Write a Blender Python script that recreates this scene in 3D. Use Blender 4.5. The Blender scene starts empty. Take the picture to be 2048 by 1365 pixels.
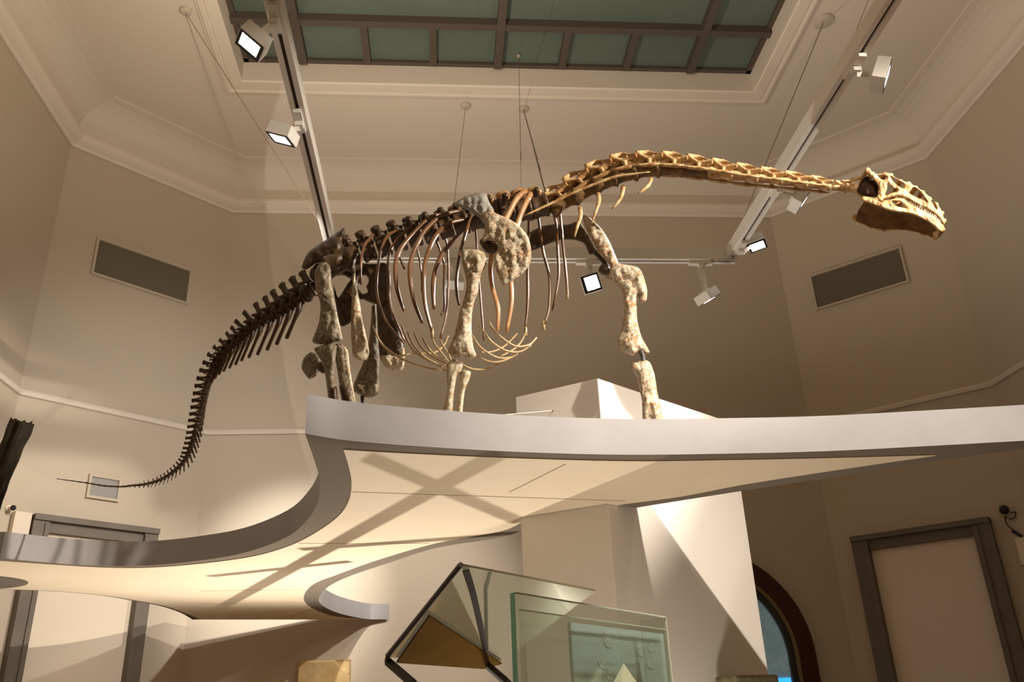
import bpy, bmesh, math, random
import numpy as np
from mathutils import Vector, Matrix, noise, geometry
random.seed(7)
SC = bpy.context.scene
COL = SC.collection

# ------------------------------------------------------------------ camera
EYE = 1.6
F = 1700.0
PITCH, YAW, ROLL = .4163, .0908, -.0402
_f = np.array([math.sin(YAW)*math.cos(PITCH), math.cos(YAW)*math.cos(PITCH), math.sin(PITCH)])
_r0 = np.array([math.cos(YAW), -math.sin(YAW), 0.0])
_u0 = np.cross(_r0, _f)
_r = _r0*math.cos(ROLL)+_u0*math.sin(ROLL)
_u = _u0*math.cos(ROLL)-_r0*math.sin(ROLL)
cam_d = bpy.data.cameras.new('camera')
cam_d.sensor_width = 36.0
cam_d.lens = F/2048*36
cam_d.clip_end = 200
cam = bpy.data.objects.new('camera', cam_d)
COL.objects.link(cam)
cam.matrix_world = Matrix(((_r[0], _u[0], -_f[0], 0), (_r[1], _u[1], -_f[1], 0), (_r[2], _u[2], -_f[2], EYE), (0, 0, 0, 1)))
SC.camera = cam

# ------------------------------------------------------------------ world, exposure
SC.view_settings.view_transform = 'Standard'
SC.view_settings.look = 'None'
SC.view_settings.gamma = 1
SC.view_settings.use_curve_mapping = False
SC.view_settings.exposure = 0.9
wd = bpy.data.worlds.new('hall_ambient')
wd.use_nodes = True
wd.node_tree.nodes['Background'].inputs[0].default_value = (1.0, .74, .42, 1)
wd.node_tree.nodes['Background'].inputs[1].default_value = .12
SC.world = wd

# ------------------------------------------------------------------ gallery lights, plus lights added in place of bounced light
def spot(name, loc, target, energy, angle, blend=.3, col=(1, .91, .80), size=.06):
    l = bpy.data.lights.new(name, 'SPOT')
    l.energy = energy
    l.color = col
    l.spot_size = math.radians(angle)
    l.spot_blend = blend
    l.shadow_soft_size = size
    o = bpy.data.objects.new(name, l)
    COL.objects.link(o)
    o.location = (loc[0], loc[1], loc[2]+EYE)
    d = Vector(target)-Vector(loc)
    o.rotation_euler = d.to_track_quat('-Z', 'Y').to_euler()
    return o
LIGHTS = [
    # name, where it hangs, what it is aimed at, power, cone, edge softness
    ('skeleton_key_light', (6.6, 1.4, 4.9), (1.0, 4.9, 2.9), 2300, 34, .5),
    ('neck_key_light', (3.1, 1.0, 4.4), (2.0, 4.5, 2.9), 170, 30, .6),
    ('fascia_light', (3.1, .6, 4.4), (2.0, 4.2, 1.2), 2500, 52, 1.0),
    ('hind_light', (3.0, 6.4, 4.4), (-.3, 5.1, 2.1), 520, 34, .5),
    ('pillar_light', (3.1, 5.3, 4.4), (2.0, 6.2, 0.0), 50, 44, .3),
    ('left_wall_light', (-1.11, 6.7, 4.25), (-3.6, 11.4, 2.5), 340, 88, 1.0, (1, .96, .91)),
    ('low_wall_light', (-1.11, 6.9, 4.25), (-2.1, 12.0, 1.7), 1150, 32, 1.0, (1, .96, .91)),
    ('back_wall_light', (2.2, 8.4, 4.3), (-1.6, 12.0, 0.2), 460, 60, .8, (1, .96, .91)),
    ('soffit_bounce_light', (-.6, 8.2, -1.2), (-.6, 7.3, 1.25), 260, 134, .4, (1, .94, .85), .012),  # added, stands in for light thrown up by the glass tops
    ('right_soffit_bounce', (1.15, 4.72, -1.35), (1.25, 4.72, 1.25), 78, 125, .6, (1, .94, .85), .2),  # added below the pillar to brighten the right of the soffit
    ('left_soffit_bounce', (-3.6, 8.6, -1.3), (-3.4, 8.1, 1.25), 70, 120, .9, (1, .94, .85), .3),  # added to lift the dim left of the soffit
    ('soffit_fill_light', (-1.6, 8.8, -1.4), (-1.2, 8.0, 1.25), 60, 130, .9, (1, .92, .8), .5),  # added for light bounced off the floor
    ('case_fill_light', (2.0, 1.6, 3.2), (.80, 3.35, 0.1), 420, 20, .5, (1, .96, .9)),  # added spot in place of light inside the case
]
for a in LIGHTS:
    spot(*a)
def strip_light(name, x, y0, y1, z, power):     # added strip above a track to brighten the ceiling, no known fitting
    l = bpy.data.lights.new(name, 'AREA'); l.shape = 'RECTANGLE'; l.size = .07; l.size_y = y1-y0; l.energy = power; l.color = (1, .87, .70)
    o = bpy.data.objects.new(name, l); COL.objects.link(o); o.location = (x, (y0+y1)/2, z+EYE); o.rotation_euler = (math.pi, 0, 0)
strip_light('left_ceiling_fill', -1.11, .5, 7.6, 4.56, 175)
strip_light('right_ceiling_fill', 3.10, .5, 7.6, 4.56, 36)

# ------------------------------------------------------------------ pixel -> place helpers (all heights relative to the eye)
UPV = Vector((0, 0, EYE))
def ray(px, py):
    return _r*((px-1024)/F) - _u*((py-682.5)/F) + _f
def PZ(px, py, z):
    d = ray(px, py); d = d*(z/d[2]); return Vector(d)+UPV
def PY(px, py, y):
    d = ray(px, py); d = d*(y/d[1]); return Vector(d)+UPV
def PPL(px, py, p0, n):
    d = Vector(ray(px, py)); p0 = Vector(p0)-UPV
    return d*(p0.dot(n)/d.dot(n))+UPV
def mpp(p):
    return (Vector(p)-UPV).dot(Vector(_f))/F

# ------------------------------------------------------------------ mesh builder
def wloc(o):
    v = Vector((0, 0, 0))
    while o is not None:
        v = v+o.location; o = o.parent
    return v
class MB:
    def __init__(s):
        s.v = []; s.f = []
    def add(s, vs, fs):
        o = len(s.v)
        s.v += [tuple(q) for q in vs]
        s.f += [tuple(i+o for i in q) for q in fs]
        return s
    def hexa(s, p):   # 8 corners: bottom ring 0-3, top ring 4-7
        return s.add(p, [(0, 3, 2, 1), (4, 5, 6, 7), (0, 1, 5, 4), (1, 2, 6, 5), (2, 3, 7, 6), (3, 0, 4, 7)])
    def box(s, x0, x1, y0, y1, z0, z1):
        return s.hexa([(x0, y0, z0), (x1, y0, z0), (x1, y1, z0), (x0, y1, z0), (x0, y0, z1), (x1, y0, z1), (x1, y1, z1), (x0, y1, z1)])
    def prism(s, poly, z0, z1):  # plan polygon between two heights
        n = len(poly)
        tri = geometry.tessellate_polygon([[Vector((p[0], p[1], 0)) for p in poly]])
        vs = [(p[0], p[1], z0) for p in poly]+[(p[0], p[1], z1) for p in poly]
        fs = [tuple(t) for t in tri]+[tuple(i+n for i in t) for t in tri]
        fs += [(i, (i+1) % n, n+(i+1) % n, n+i) for i in range(n)]
        return s.add(vs, fs)
    def tube(s, pts, rad, n=8, flat=1.0, up=None, res=0, cap=True):
        pts = [Vector(p) for p in pts]
        if not hasattr(rad, '__len__'): rad = [rad]*len(pts)
        if res: pts, rad = smooth(pts, rad, res)
        m = len(pts); vs = []; fs = []; prev = None
        for i, p in enumerate(pts):
            t = (pts[min(i+1, m-1)]-pts[max(i-1, 0)]).normalized()
            if prev is None:
                a = Vector(up) if up is not None else Vector((0, 0, 1))
                if abs(a.normalized().dot(t)) > .95: a = Vector((1, 0, 0)) if abs(t.x) < .9 else Vector((0, 1, 0))
            else: a = prev
            a = (a-t*a.dot(t)).normalized(); b = t.cross(a); prev = a
            for k in range(n):
                c = 2*math.pi*k/n
                vs.append(p+(a*math.cos(c)+b*math.sin(c)*flat)*rad[i])
        for i in range(m-1):
            for k in range(n):
                k2 = (k+1) % n
                fs.append((i*n+k, i*n+k2, (i+1)*n+k2, (i+1)*n+k))
        if cap:
            fs.append(tuple(range(n-1, -1, -1))); fs.append(tuple((m-1)*n+k for k in range(n)))
        return s.add(vs, fs)
    def ball(s, c, r, n=8, m=6, sc=(1, 1, 1)):
        c = Vector(c); vs = [c+Vector((0, 0, r*sc[2]))]; fs = []
        for i in range(1, m):
            for k in range(n):
                a = math.pi*i/m; b = 2*math.pi*k/n
                vs.append(c+Vector((r*sc[0]*math.sin(a)*math.cos(b), r*sc[1]*math.sin(a)*math.sin(b), r*sc[2]*math.cos(a))))
        vs.append(c-Vector((0, 0, r*sc[2])))
        for k in range(n):
            k2 = (k+1) % n
            fs.append((0, 1+k, 1+k2)); e = 1+(m-2)*n
            fs.append((len(vs)-1, e+k2, e+k))
            for i in range(m-2):
                fs.append((1+i*n+k, 1+(i+1)*n+k, 1+(i+1)*n+k2, 1+i*n+k2))
        return s.add(vs, fs)
    def build(s, name, mat, parent=None, smooth_=False, origin=None, remesh=None, bevel=None):
        me = bpy.data.meshes.new(name)
        o0 = Vector(origin) if origin is not None else (wloc(parent) if parent is not None else Vector((0, 0, 0)))
        me.from_pydata([Vector(q)-o0 for q in s.v], [], s.f)
        bm = bmesh.new(); bm.from_mesh(me)
        bmesh.ops.recalc_face_normals(bm, faces=bm.faces)
        if bevel:
            bmesh.ops.remove_doubles(bm, verts=bm.verts, dist=1e-5)
            es = [e for e in bm.edges if len(e.link_faces) == 2 and e.calc_face_angle(0) > .5]
            bmesh.ops.bevel(bm, geom=es, offset=bevel, segments=2, affect='EDGES', profile=.6)
        bm.to_mesh(me); bm.free()
        if smooth_:
            me.polygons.foreach_set('use_smooth', [True]*len(me.polygons))
        me.materials.append(mat)
        o = bpy.data.objects.new(name, me)
        COL.objects.link(o)
        if parent is not None:
            o.parent = parent
            o.location = o0-wloc(parent)
        else:
            o.location = o0
        if remesh:
            md = o.modifiers.new('fuse', 'REMESH'); md.mode = 'VOXEL'; md.voxel_size = remesh; md.use_smooth_shade = True
            m2 = o.modifiers.new('relax', 'SMOOTH'); m2.iterations = 3; m2.factor = .5
        return o

def smooth(pts, rad, k):
    """Catmull-Rom through the points, k steps per span"""
    P = [pts[0]*2-pts[1]]+list(pts)+[pts[-1]*2-pts[-2]]
    Rr = [rad[0]]+list(rad)+[rad[-1]]
    op = []; orr = []
    for i in range(1, len(P)-2):
        for j in range(k):
            t = j/k
            a, b, c, d = P[i-1:i+3]
            op.append(.5*((2*b)+(c-a)*t+(2*a-5*b+4*c-d)*t*t+(3*b-a-3*c+d)*t**3))
            orr.append(Rr[i]*(1-t)+Rr[i+1]*t)
    op.append(P[-2]); orr.append(Rr[-2])
    return op, orr

def empty(name, loc, label=None, cat=None, group=None, kind=None):
    o = bpy.data.objects.new(name, None)
    o.empty_display_size = .1
    COL.objects.link(o); o.location = loc
    o.matrix_world = Matrix.Translation(loc)
    return tag(o, label, cat, group, kind)
def tag(o, label=None, cat=None, group=None, kind=None):
    if label: o['label'] = label
    if cat: o['category'] = cat
    if group: o['group'] = group
    if kind: o['kind'] = kind
    return o

# ------------------------------------------------------------------ materials
def mat(name, col, rough=.7, spec=.3, metal=0, col2=None, scale=6, detail=6, bump=0, bscale=40, emit=None, estr=0, lo=.35, hi=.65, col3=None, scale3=2):
    m = bpy.data.materials.new(name); m.use_nodes = True
    nt = m.node_tree; b = nt.nodes['Principled BSDF']
    b.inputs['Base Color'].default_value = (*col, 1)
    b.inputs['Roughness'].default_value = rough
    b.inputs['Specular IOR Level'].default_value = spec
    b.inputs['Metallic'].default_value = metal
    tc = nt.nodes.new('ShaderNodeTexCoord')
    if col2 is not None:
        nz = nt.nodes.new('ShaderNodeTexNoise'); nz.inputs['Scale'].default_value = scale; nz.inputs['Detail'].default_value = detail; nz.inputs['Roughness'].default_value = .65
        rp = nt.nodes.new('ShaderNodeValToRGB')
        rp.color_ramp.elements[0].position = lo; rp.color_ramp.elements[0].color = (*col, 1)
        rp.color_ramp.elements[1].position = hi; rp.color_ramp.elements[1].color = (*col2, 1)
        nt.links.new(tc.outputs['Object'], nz.inputs['Vector']); nt.links.new(nz.outputs['Fac'], rp.inputs['Fac'])
        out = rp.outputs['Color']
        if col3 is not None:
            n3 = nt.nodes.new('ShaderNodeTexNoise'); n3.inputs['Scale'].default_value = scale3; n3.inputs['Detail'].default_value = 4
            r3 = nt.nodes.new('ShaderNodeValToRGB'); r3.color_ramp.elements[0].position = .48; r3.color_ramp.elements[1].position = .6
            mx = nt.nodes.new('ShaderNodeMix'); mx.data_type = 'RGBA'
            nt.links.new(tc.outputs['Object'], n3.inputs['Vector']); nt.links.new(n3.outputs['Fac'], r3.inputs['Fac'])
            nt.links.new(r3.outputs['Color'], mx.inputs[0]); nt.links.new(out, mx.inputs[6]); mx.inputs[7].default_value = (*col3, 1)
            out = mx.outputs[2]
        nt.links.new(out, b.inputs['Base Color'])
    if bump:
        nb = nt.nodes.new('ShaderNodeTexNoise'); nb.inputs['Scale'].default_value = bscale; nb.inputs['Detail'].default_value = 5
        bp = nt.nodes.new('ShaderNodeBump'); bp.inputs['Strength'].default_value = bump; bp.inputs['Distance'].default_value = .01
        nt.links.new(tc.outputs['Object'], nb.inputs['Vector']); nt.links.new(nb.outputs['Fac'], bp.inputs['Height']); nt.links.new(bp.outputs['Normal'], b.inputs['Normal'])
    if emit:
        b.inputs['Emission Color'].default_value = (*emit, 1); b.inputs['Emission Strength'].default_value = estr
    return m

def glass(name, tint, refl=.12, graz=.6):
    m = bpy.data.materials.new(name); m.use_nodes = True
    nt = m.node_tree; nt.nodes.clear()
    out = nt.nodes.new('ShaderNodeOutputMaterial'); tr = nt.nodes.new('ShaderNodeBsdfTransparent'); gl = nt.nodes.new('ShaderNodeBsdfGlossy')
    mx = nt.nodes.new('ShaderNodeMixShader'); lw = nt.nodes.new('ShaderNodeLayerWeight'); mr = nt.nodes.new('ShaderNodeMapRange')
    tr.inputs[0].default_value = (*tint, 1); gl.inputs['Roughness'].default_value = .02; gl.inputs['Color'].default_value = (.9, .95, .9, 1)
    lw.inputs['Blend'].default_value = .35
    mr.inputs[3].default_value = refl; mr.inputs[4].default_value = graz
    nt.links.new(lw.outputs['Facing'], mr.inputs[0]); nt.links.new(mr.outputs[0], mx.inputs[0])
    nt.links.new(tr.outputs[0], mx.inputs[1]); nt.links.new(gl.outputs[0], mx.inputs[2]); nt.links.new(mx.outputs[0], out.inputs[0])
    return m

M = dict(
    wall=mat('wall_plaster', (.50, .42, .325), .85, .15, bump=.05, bscale=60),
    ceil=mat('ceiling_plaster', (.63, .55, .46), .85, .15, bump=.04, bscale=30),
    trim=mat('stucco_trim', (.67, .585, .49), .7, .2),
    white=mat('white_display_paint', (.74, .68, .60), .6, .3, bump=.02, bscale=80),
    rose=mat('plaster_rose', (.50, .43, .35), .7, .2),
    deck=mat('grey_platform_paint', (.30, .275, .265), .5, .35, col2=(.33, .305, .295), scale=3, bump=.04, bscale=25),
    border=mat('brown_soffit_border', (.17, .138, .105), .95, .02),
    fabric=mat('cream_soffit_fabric', (.66, .54, .38), .8, .15, col2=(.70, .58, .42), scale=1.2),
    seam=mat('soffit_seam', (.44, .35, .235), .8, .1),
    frame=mat('grey_door_frame', (.125, .10, .075), .55, .3, col2=(.15, .12, .092), scale=4),
    panel=mat('white_panel', (.72, .61, .48), .75, .2),
    floor=mat('oak_parquet', (.24, .13, .045), .35, .4, col2=(.31, .18, .07), scale=7),
    bar=mat('brown_glazing_bar', (.085, .065, .05), .6, .3),
    sglass=mat('skylight_glass', (.098, .120, .092), .45, .3, col2=(.118, .142, .112), scale=.8),
    vent=mat('vent_grille', (.19, .155, .105), .6, .3, col2=(.17, .14, .095), scale=50),
    ventg=mat('small_vent_grille', (.33, .31, .285), .6, .3),
    lamp=mat('white_lamp_metal', (.74, .69, .62), .45, .4),
    black=mat('black_lamp_rim', (.012, .011, .012), .5, .3),
    led=mat('lamp_lens', (1, 1, 1), .3, .2, emit=(1, .96, .92), estr=14),
    track=mat('white_track', (.78, .72, .64), .45, .4),
    slot=mat('track_slot', (.05, .03, .02), .6, .2),
    wire=mat('steel_wire', (.22, .17, .12), .45, .4),
    steel=mat('dark_steel', (.05, .04, .035), .5, .4),
    neck=mat('ochre_bone', (.56, .33, .125), .55, .35, col2=(.66, .47, .25), scale=9, bump=.35, bscale=38, col3=(.38, .19, .065), scale3=14),
    rib=mat('brown_bone', (.17, .072, .024), .3, .5, col2=(.10, .042, .016), scale=7, bump=.15, bscale=50),
    ribl=mat('orange_bone', (.48, .25, .09), .4, .45, col2=(.30, .14, .05), scale=8, bump=.2, bscale=45),
    hind=mat('dimmed_patina_bone', (.25, .195, .125), .6, .3, col2=(.14, .09, .045), scale=14, bump=1.0, bscale=30, lo=.40, hi=.62, col3=(.30, .26, .19), scale3=50),  # patina, with the dim light on the hind legs put into the colour
    belly=mat('shaded_centrum_bone', (.20, .115, .04), .6, .25, col2=(.10, .052, .018), scale=12, bump=.5, bscale=40),  # dark brown carries the shade under the neck base
    gastral=mat('pale_rib_bone', (.44, .31, .16), .5, .35, col2=(.40, .26, .12), scale=8),
    dark=mat('dark_bone', (.050, .026, .010), .45, .4, col2=(.085, .046, .018), scale=8, bump=.3, bscale=40),
    limb=mat('mottled_bone', (.45, .38, .26), .65, .3, col2=(.33, .17, .07), scale=15, detail=9, bump=1.0, bscale=30, lo=.40, hi=.60, col3=(.58, .51, .38), scale3=55),
    grey=mat('grey_bone', (.27, .25, .215), .65, .3, col2=(.38, .35, .29), scale=16, bump=.9, bscale=28),
    cavity=mat('cavity_shade', (.030, .014, .006), .8, .15, col2=(.055, .028, .012), scale=25),  # dark colour stands for shade inside the hollow skull
    inner=mat('shaded_inner_jaw', (.19, .095, .026), .75, .15, col2=(.085, .036, .010), scale=14, bump=.4, bscale=40),  # brown darkened for the shade under the jaw
    tooth=mat('tooth_enamel', (.74, .64, .48), .35, .5),
    log=mat('petrified_wood', (.014, .010, .006), .75, .2, col2=(.04, .028, .014), scale=9, bump=.6, bscale=22),
    red=mat('dark_red_wood', (.05, .003, .003), .35, .35, col2=(.034, .002, .002), scale=4),
    tan=mat('tan_bead', (.20, .14, .07), .5, .3),
    bglass=mat('glowing_blue_glass', (.06, .09, .10), .25, .4, col2=(.34, .40, .38), scale=6, lo=.3, hi=.75, emit=(.11, .165, .17), estr=.28),  # faint glow stands for a lit room behind the pane
    screen=mat('lit_blue_screen', (.02, .2, .7), .4, .3, emit=(.03, .33, .95), estr=.9),
    clear=glass('case_glass', (.955, .985, .962), .05, .5),
    mirror=glass('lid_glass', (.80, .84, .79), .25, .8),
    edgep=mat('pale_glass_edge', (.46, .47, .36), .2, .6),
    teal=mat('glass_edge_teal', (.33, .82, .70), .2, .6),
    edge=mat('dark_case_edge', (.018, .016, .014), .4, .5),
    strip=mat('grey_case_strip', (.07, .062, .056), .8, .1),
    floorref=mat('brown_reflection', (.085, .042, .004), .9, .03, col2=(.11, .055, .008), scale=3),  # colour of the floor mirrored in the lid
    info=mat('pale_blue_panel', (.47, .53, .51), .6, .2),
    leaf=mat('leaf_relief', (.58, .60, .55), .6, .2),
    slab=mat('sandstone', (.62, .46, .23), .8, .15, col2=(.52, .34, .14), scale=5, bump=.5, bscale=14),
    cream=mat('cream_reflection', (.85, .74, .52), .7, .2),  # pale tone of a reflection in the case glass
    moss=mat('greenish_stone', (.12, .105, .06), .8, .2, col2=(.2, .17, .09), scale=20),
)

# ================================================================== THE SETTING
XL, XR, YB, YC, YN = -5.20, 7.45, 12.0, 10.28, -3.0
CLX, CRX = -3.35, 5.60
ZF, ZT = 0.0, 9.9
plan = [(XL, YN), (XL, YC), (CLX, YB), (CRX, YB), (XR, YC), (XR, YN)]
def wall(name, a, b, t=.2):
    a = Vector((*a, 0)); b = Vector((*b, 0)); d = (b-a).normalized(); n = Vector((-d.y, d.x, 0))
    mb = MB(); mb.prism([(a.x, a.y), (b.x, b.y), (b.x+n.x*t, b.y+n.y*t), (a.x+n.x*t, a.y+n.y*t)], ZF, ZT)
    return tag(mb.build(name, M['wall']), kind='structure')
for nm, i in (('wall_left', 0), ('wall_back_left', 1), ('wall_back', 2), ('wall_back_right', 3), ('wall_right', 4)):
    wall(nm, plan[i], plan[i+1])
fl = MB(); fl.prism(plan, -.2, 0.0)
tag(fl.build('floor', M['floor']), kind='structure')

def inset(d):
    """the octagon plan moved inwards by d (open towards the viewer)"""
    c = d*math.tan(math.radians(22.3))
    k = d/math.tan(math.radians(67.5))
    return [(XL+d, YN), (XL+d, YC-k), (CLX+k, YB-d), (CRX-k, YB-d), (XR-d, YC-k), (XR-d, YN)]
def sweep(name, prof, m, kind='structure'):
    """profile of (inset, height) swept along the walls"""
    mb = MB(); rows = [[(p[0], p[1], z+EYE) for p in inset(d)] for d, z in prof]
    n = len(rows[0]); vs = [q for r in rows for q in r]; fs = []
    for j in range(len(prof)):
        j2 = (j+1) % len(prof)
        for i in range(n-1):
            fs.append((j*n+i, j*n+i+1, j2*n+i+1, j2*n+i))
    mb.add(vs, fs)
    return tag(mb.build(name, m), kind=kind)
sweep('trim_1', [(.004, 7.60), (.03, 7.60), (.05, 7.63), (.11, 7.655), (.16, 7.69), (.18, 7.72), (.18, 7.765), (.15, 7.785), (.004, 7.79)], M['trim'])
sweep('trim_2', [(.004, 3.855), (.035, 3.86), (.05, 3.90), (.035, 3.93), (.004, 3.94)], M['trim'])

# ceiling: flat field around the skylight with a sloping cove down to the cornice
ZCE, ZGL = 8.30, 8.62
SX0, SX1, SY0, SY1 = -2.76, 4.58, 1.4, 9.61
ci = inset(.58)
cb = MB()
def quadz(mb, pts, z): mb.add([(p[0], p[1], z+EYE) for p in pts], [tuple(range(len(pts)))])
ys = SY1+.35
quadz(cb, [(ci[0][0], YN), (ci[1][0], ci[1][1]), (ci[1][0], ys), (SX0, ys), (SX0, YN)], ZCE) if False else None
xl, xr = ci[0][0], ci[5][0]
for z in (ZCE, ZCE+.22):
    quadz(cb, [(xl, YN), (SX0, YN), (SX0, SY1), (xl, SY1)], z)
    quadz(cb, [(SX1, YN), (xr, YN), (xr, SY1), (SX1, SY1)], z)
    quadz(cb, [(SX0, YN), (SX1, YN), (SX1, SY0), (SX0, SY0)], z)
    quadz(cb, [(xl, SY1), (SX0, SY1), (SX1, SY1), (xr, SY1), ci[4], ci[3], ci[2], ci[1]], z)
cove = [(.04+.52*(1-math.cos(math.pi/2*t/8)), 7.78+.50*math.sin(math.pi/2*t/8)) for t in range(9)]+[(.575, 8.28), (.58, ZCE)]
for (d0, h0), (d1, h1) in zip(cove[:-1], cove[1:]):
    p0, p1 = inset(d0), inset(d1)
    for i in range(5):
        cb.add([(*p0[i], h0+EYE), (*p0[i+1], h0+EYE), (*p1[i+1], h1+EYE), (*p1[i], h1+EYE)], [(0, 1, 2, 3)])
tag(cb.build('ceiling', M['ceil']), kind='structure')

# skylight: moulded surround, reveal, dark bars, green glass
def ringframe(mb, prof):
    rows = []
    for d, z in prof:
        rows.append([(SX0-d, SY0-d, z+EYE), (SX1+d, SY0-d, z+EYE), (SX1+d, SY1+d, z+EYE), (SX0-d, SY1+d, z+EYE)])
    vs = [q for r in rows for q in r]; fs = []
    for j in range(len(prof)-1):
        for i in range(4):
            fs.append((j*4+i, j*4+(i+1) % 4, (j+1)*4+(i+1) % 4, (j+1)*4+i))
    mb.add(vs, fs)
w1 = MB()
ringframe(w1, [(.30, ZCE), (.295, ZCE-.02), (.25, ZCE-.035), (.24, ZCE-.06), (.21, ZCE-.06), (.20, ZCE-.035), (.17, ZCE-.035), (.16, ZCE-.05), (.02, ZCE-.05), (0, ZCE-.03), (0, ZGL+.02)])
win1 = tag(w1.build('window_1', M['trim']), kind='structure')
gb = MB()
bx = [-1.92, -1.03, -.10, .82, 1.75, 2.69, 3.64]
YT = 8.77
def bar(x0, x1, y0, y1, z0=ZGL-.10, z1=ZGL+.02): gb.box(x0, x1, y0, y1, z0+EYE, z1+EYE)
bar(SX0, SX1, SY1-.07, SY1, ZGL-.03); bar(SX0, SX0+.07, SY0, SY1, ZGL-.03); bar(SX1-.07, SX1, SY0, SY1, ZGL-.03)
bar(SX0, SX1, YT-.065, YT+.045); bar(SX0, SX1, 6.4, 6.5); bar(SX0, SX1, 4.0, 4.1)
for i, x in enumerate(bx):
    big = i in (0, 3, 6)
    if big: bar(x-.055, x+.055, SY0, SY1-.07, ZGL-.115)
    else: bar(x-.05, x+.05, YT+.045, SY1-.07, ZGL-.08)
gb.build('glazing_bars', M['bar'], win1)
gg = MB(); gg.box(SX0, SX1, SY0, SY1, ZGL+.021+EYE, ZGL+.06+EYE)
gg.build('pane', M['sglass'], win1)

# wall frames: coordinates on a wall plane
class Plane:
    def __init__(s, a, b):
        s.a = Vector((*a, 0)); s.u = (Vector((*b, 0))-s.a).normalized(); s.n = Vector((s.u.y, -s.u.x, 0))   # n points into the room
    def at(s, px, py):
        p = PPL(px, py, s.a, s.n); return (p-s.a).dot(s.u), p.z
    def pt(s, q, z, d): return s.a+s.u*q+s.n*d+Vector((0, 0, z))
    def slab(s, mb, q0, q1, z0, z1, d0, d1):
        mb.hexa([s.pt(q0, z0, d0), s.pt(q1, z0, d0), s.pt(q1, z0, d1), s.pt(q0, z0, d1), s.pt(q0, z1, d0), s.pt(q1, z1, d0), s.pt(q1, z1, d1), s.pt(q0, z1, d1)])
WL = Plane(plan[1], plan[2]); WR = Plane(plan[3], plan[4]); WB = Plane(plan[2], plan[3])
def doorway(name, W, q0, q1, zt, jamb, lint, dep=.16):
    fr = MB()
    W.slab(fr, q0, q0+jamb, .002, zt, .003, dep); W.slab(fr, q1-jamb, q1, .002, zt, .003, dep)
    W.slab(fr, q0, q1, zt-.07, zt, .003, dep+.03); W.slab(fr, q0+jamb, q1-jamb, zt-lint, zt-.07, .003, dep-.04)
    W.slab(fr, q0+jamb*.7, q0+jamb, .002, zt-.1, dep, dep+.025); W.slab(fr, q1-jamb, q1-jamb*.7, .002, zt-.1, dep, dep+.025)
    fo = tag(fr.build(name, M['frame']), kind='structure')
    pn = MB(); W.slab(pn, q0+jamb, q1-jamb, .002, zt-lint, .004, .05)
    pn.build('door_panel', M['panel'], fo)
    return fo
a = WL.at(61, 1030); b = WL.at(307, 1065); c_ = WL.at(82, 1068)
print('door left', a, b, c_, WL.at(285, 1202), WL.at(258, 1202), WL.at(24, 1182), WL.at(58, 1182))
zt = (a[1]+b[1])/2
doorway('door_1', WL, a[0], b[0], zt, .18, zt-c_[1])
a = WR.at(1706, 1073); b = WR.at(1983, 1043); c_ = WR.at(1741, 1100); d_ = WR.at(1952, 1077)
print('door right', a, b, c_, d_)
zt = (a[1]+b[1])/2
doorway('door_2', WR, a[0], b[0], zt, .22, zt-(c_[1]+d_[1])/2)

def vent(name, W, px, lab, m, group=None, n=9):
    q = [W.at(*p) for p in px]
    q0 = (q[0][0]+q[3][0])/2; q1 = (q[1][0]+q[2][0])/2; z1 = (q[0][1]+q[1][1])/2; z0 = (q[2][1]+q[3][1])/2
    print(name, q0, q1, z0, z1)
    o = W.pt((q0+q1)/2, z0, 0)
    t = empty(name, o, lab, 'vent', group)
    b = .032
    fr = MB()
    W.slab(fr, q0, q1, z0, z0+b, .003, .045); W.slab(fr, q0, q1, z1-b, z1, .003, .045)
    W.slab(fr, q0, q0+b, z0+b, z1-b, .003, .045); W.slab(fr, q1-b, q1, z0+b, z1-b, .003, .045)
    fr.build('frame', M['wall'], t)
    g = MB(); W.slab(g, q0+b, q1-b, z0+b, z1-b, .004, .012)
    for i in range(n*3):
        zz = z0+b+(z1-z0-2*b)*(i+.5)/(n*3)
        W.slab(g, q0+b, q1-b, zz-.006, zz+.006, .012, .02)
    g.build('grille', m, t)
vent('wall_vent', WL, [(195, 478), (384, 541), (372, 611), (177, 548)], 'long tan ventilation grille high on the left angled wall, left of the tail', M['vent'])
vent('wall_vent', WR, [(1620, 551), (1802, 496), (1822, 568), (1632, 620)], 'long tan ventilation grille high on the right angled wall, below the skull', M['vent'])
vent('wall_vent', WL, [(178, 950), (240, 958), (237, 1006), (169, 996)], 'small grey square ventilation grille behind the tip of the tail', M['ventg'])

# arched window with dark red frame in the back wall
def arc_ring(mb, cx, cz, r0, r1, y0, y1, zb, n=36):
    pts = [(-1, zb)]+[(math.pi*(1-i/n), None) for i in range(n+1)]+[(1, zb)]
    def pos(r, k):
        a, z = pts[k]
        if z is not None: return (cx+a*r, z)
        return (cx+r*math.cos(a), cz+r*math.sin(a))
    m = len(pts); vs = []
    for r, y in ((r0, y0), (r1, y0), (r1, y1), (r0, y1)):
        vs += [(pos(r, k)[0], y, pos(r, k)[1]) for k in range(m)]
    fs = []
    for j in range(4):
        j2 = (j+1) % 4
        for k in range(m-1): fs.append((j*m+k, j*m+k+1, j2*m+k+1, j2*m+k))
    fs += [(0, m, 2*m, 3*m), (m-1, 2*m-1, 3*m-1, 4*m-1)]
    mb.add(vs, fs)
ax, az = 3.55, .6+EYE
wr = MB(); arc_ring(wr, ax, az, 1.25, 1.47, YB-.16, YB-.002, .3)
win2 = tag(wr.build('window_2', M['red']), kind='structure')
wr = MB(); arc_ring(wr, ax, az, 1.20, 1.25, YB-.13, YB-.002, .3); wr.build('bead', M['tan'], win2)
wr = MB(); arc_ring(wr, ax, az, 1.12, 1.20, YB-.10, YB-.002, .3); wr.build('sash', M['edge'], win2)
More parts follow.
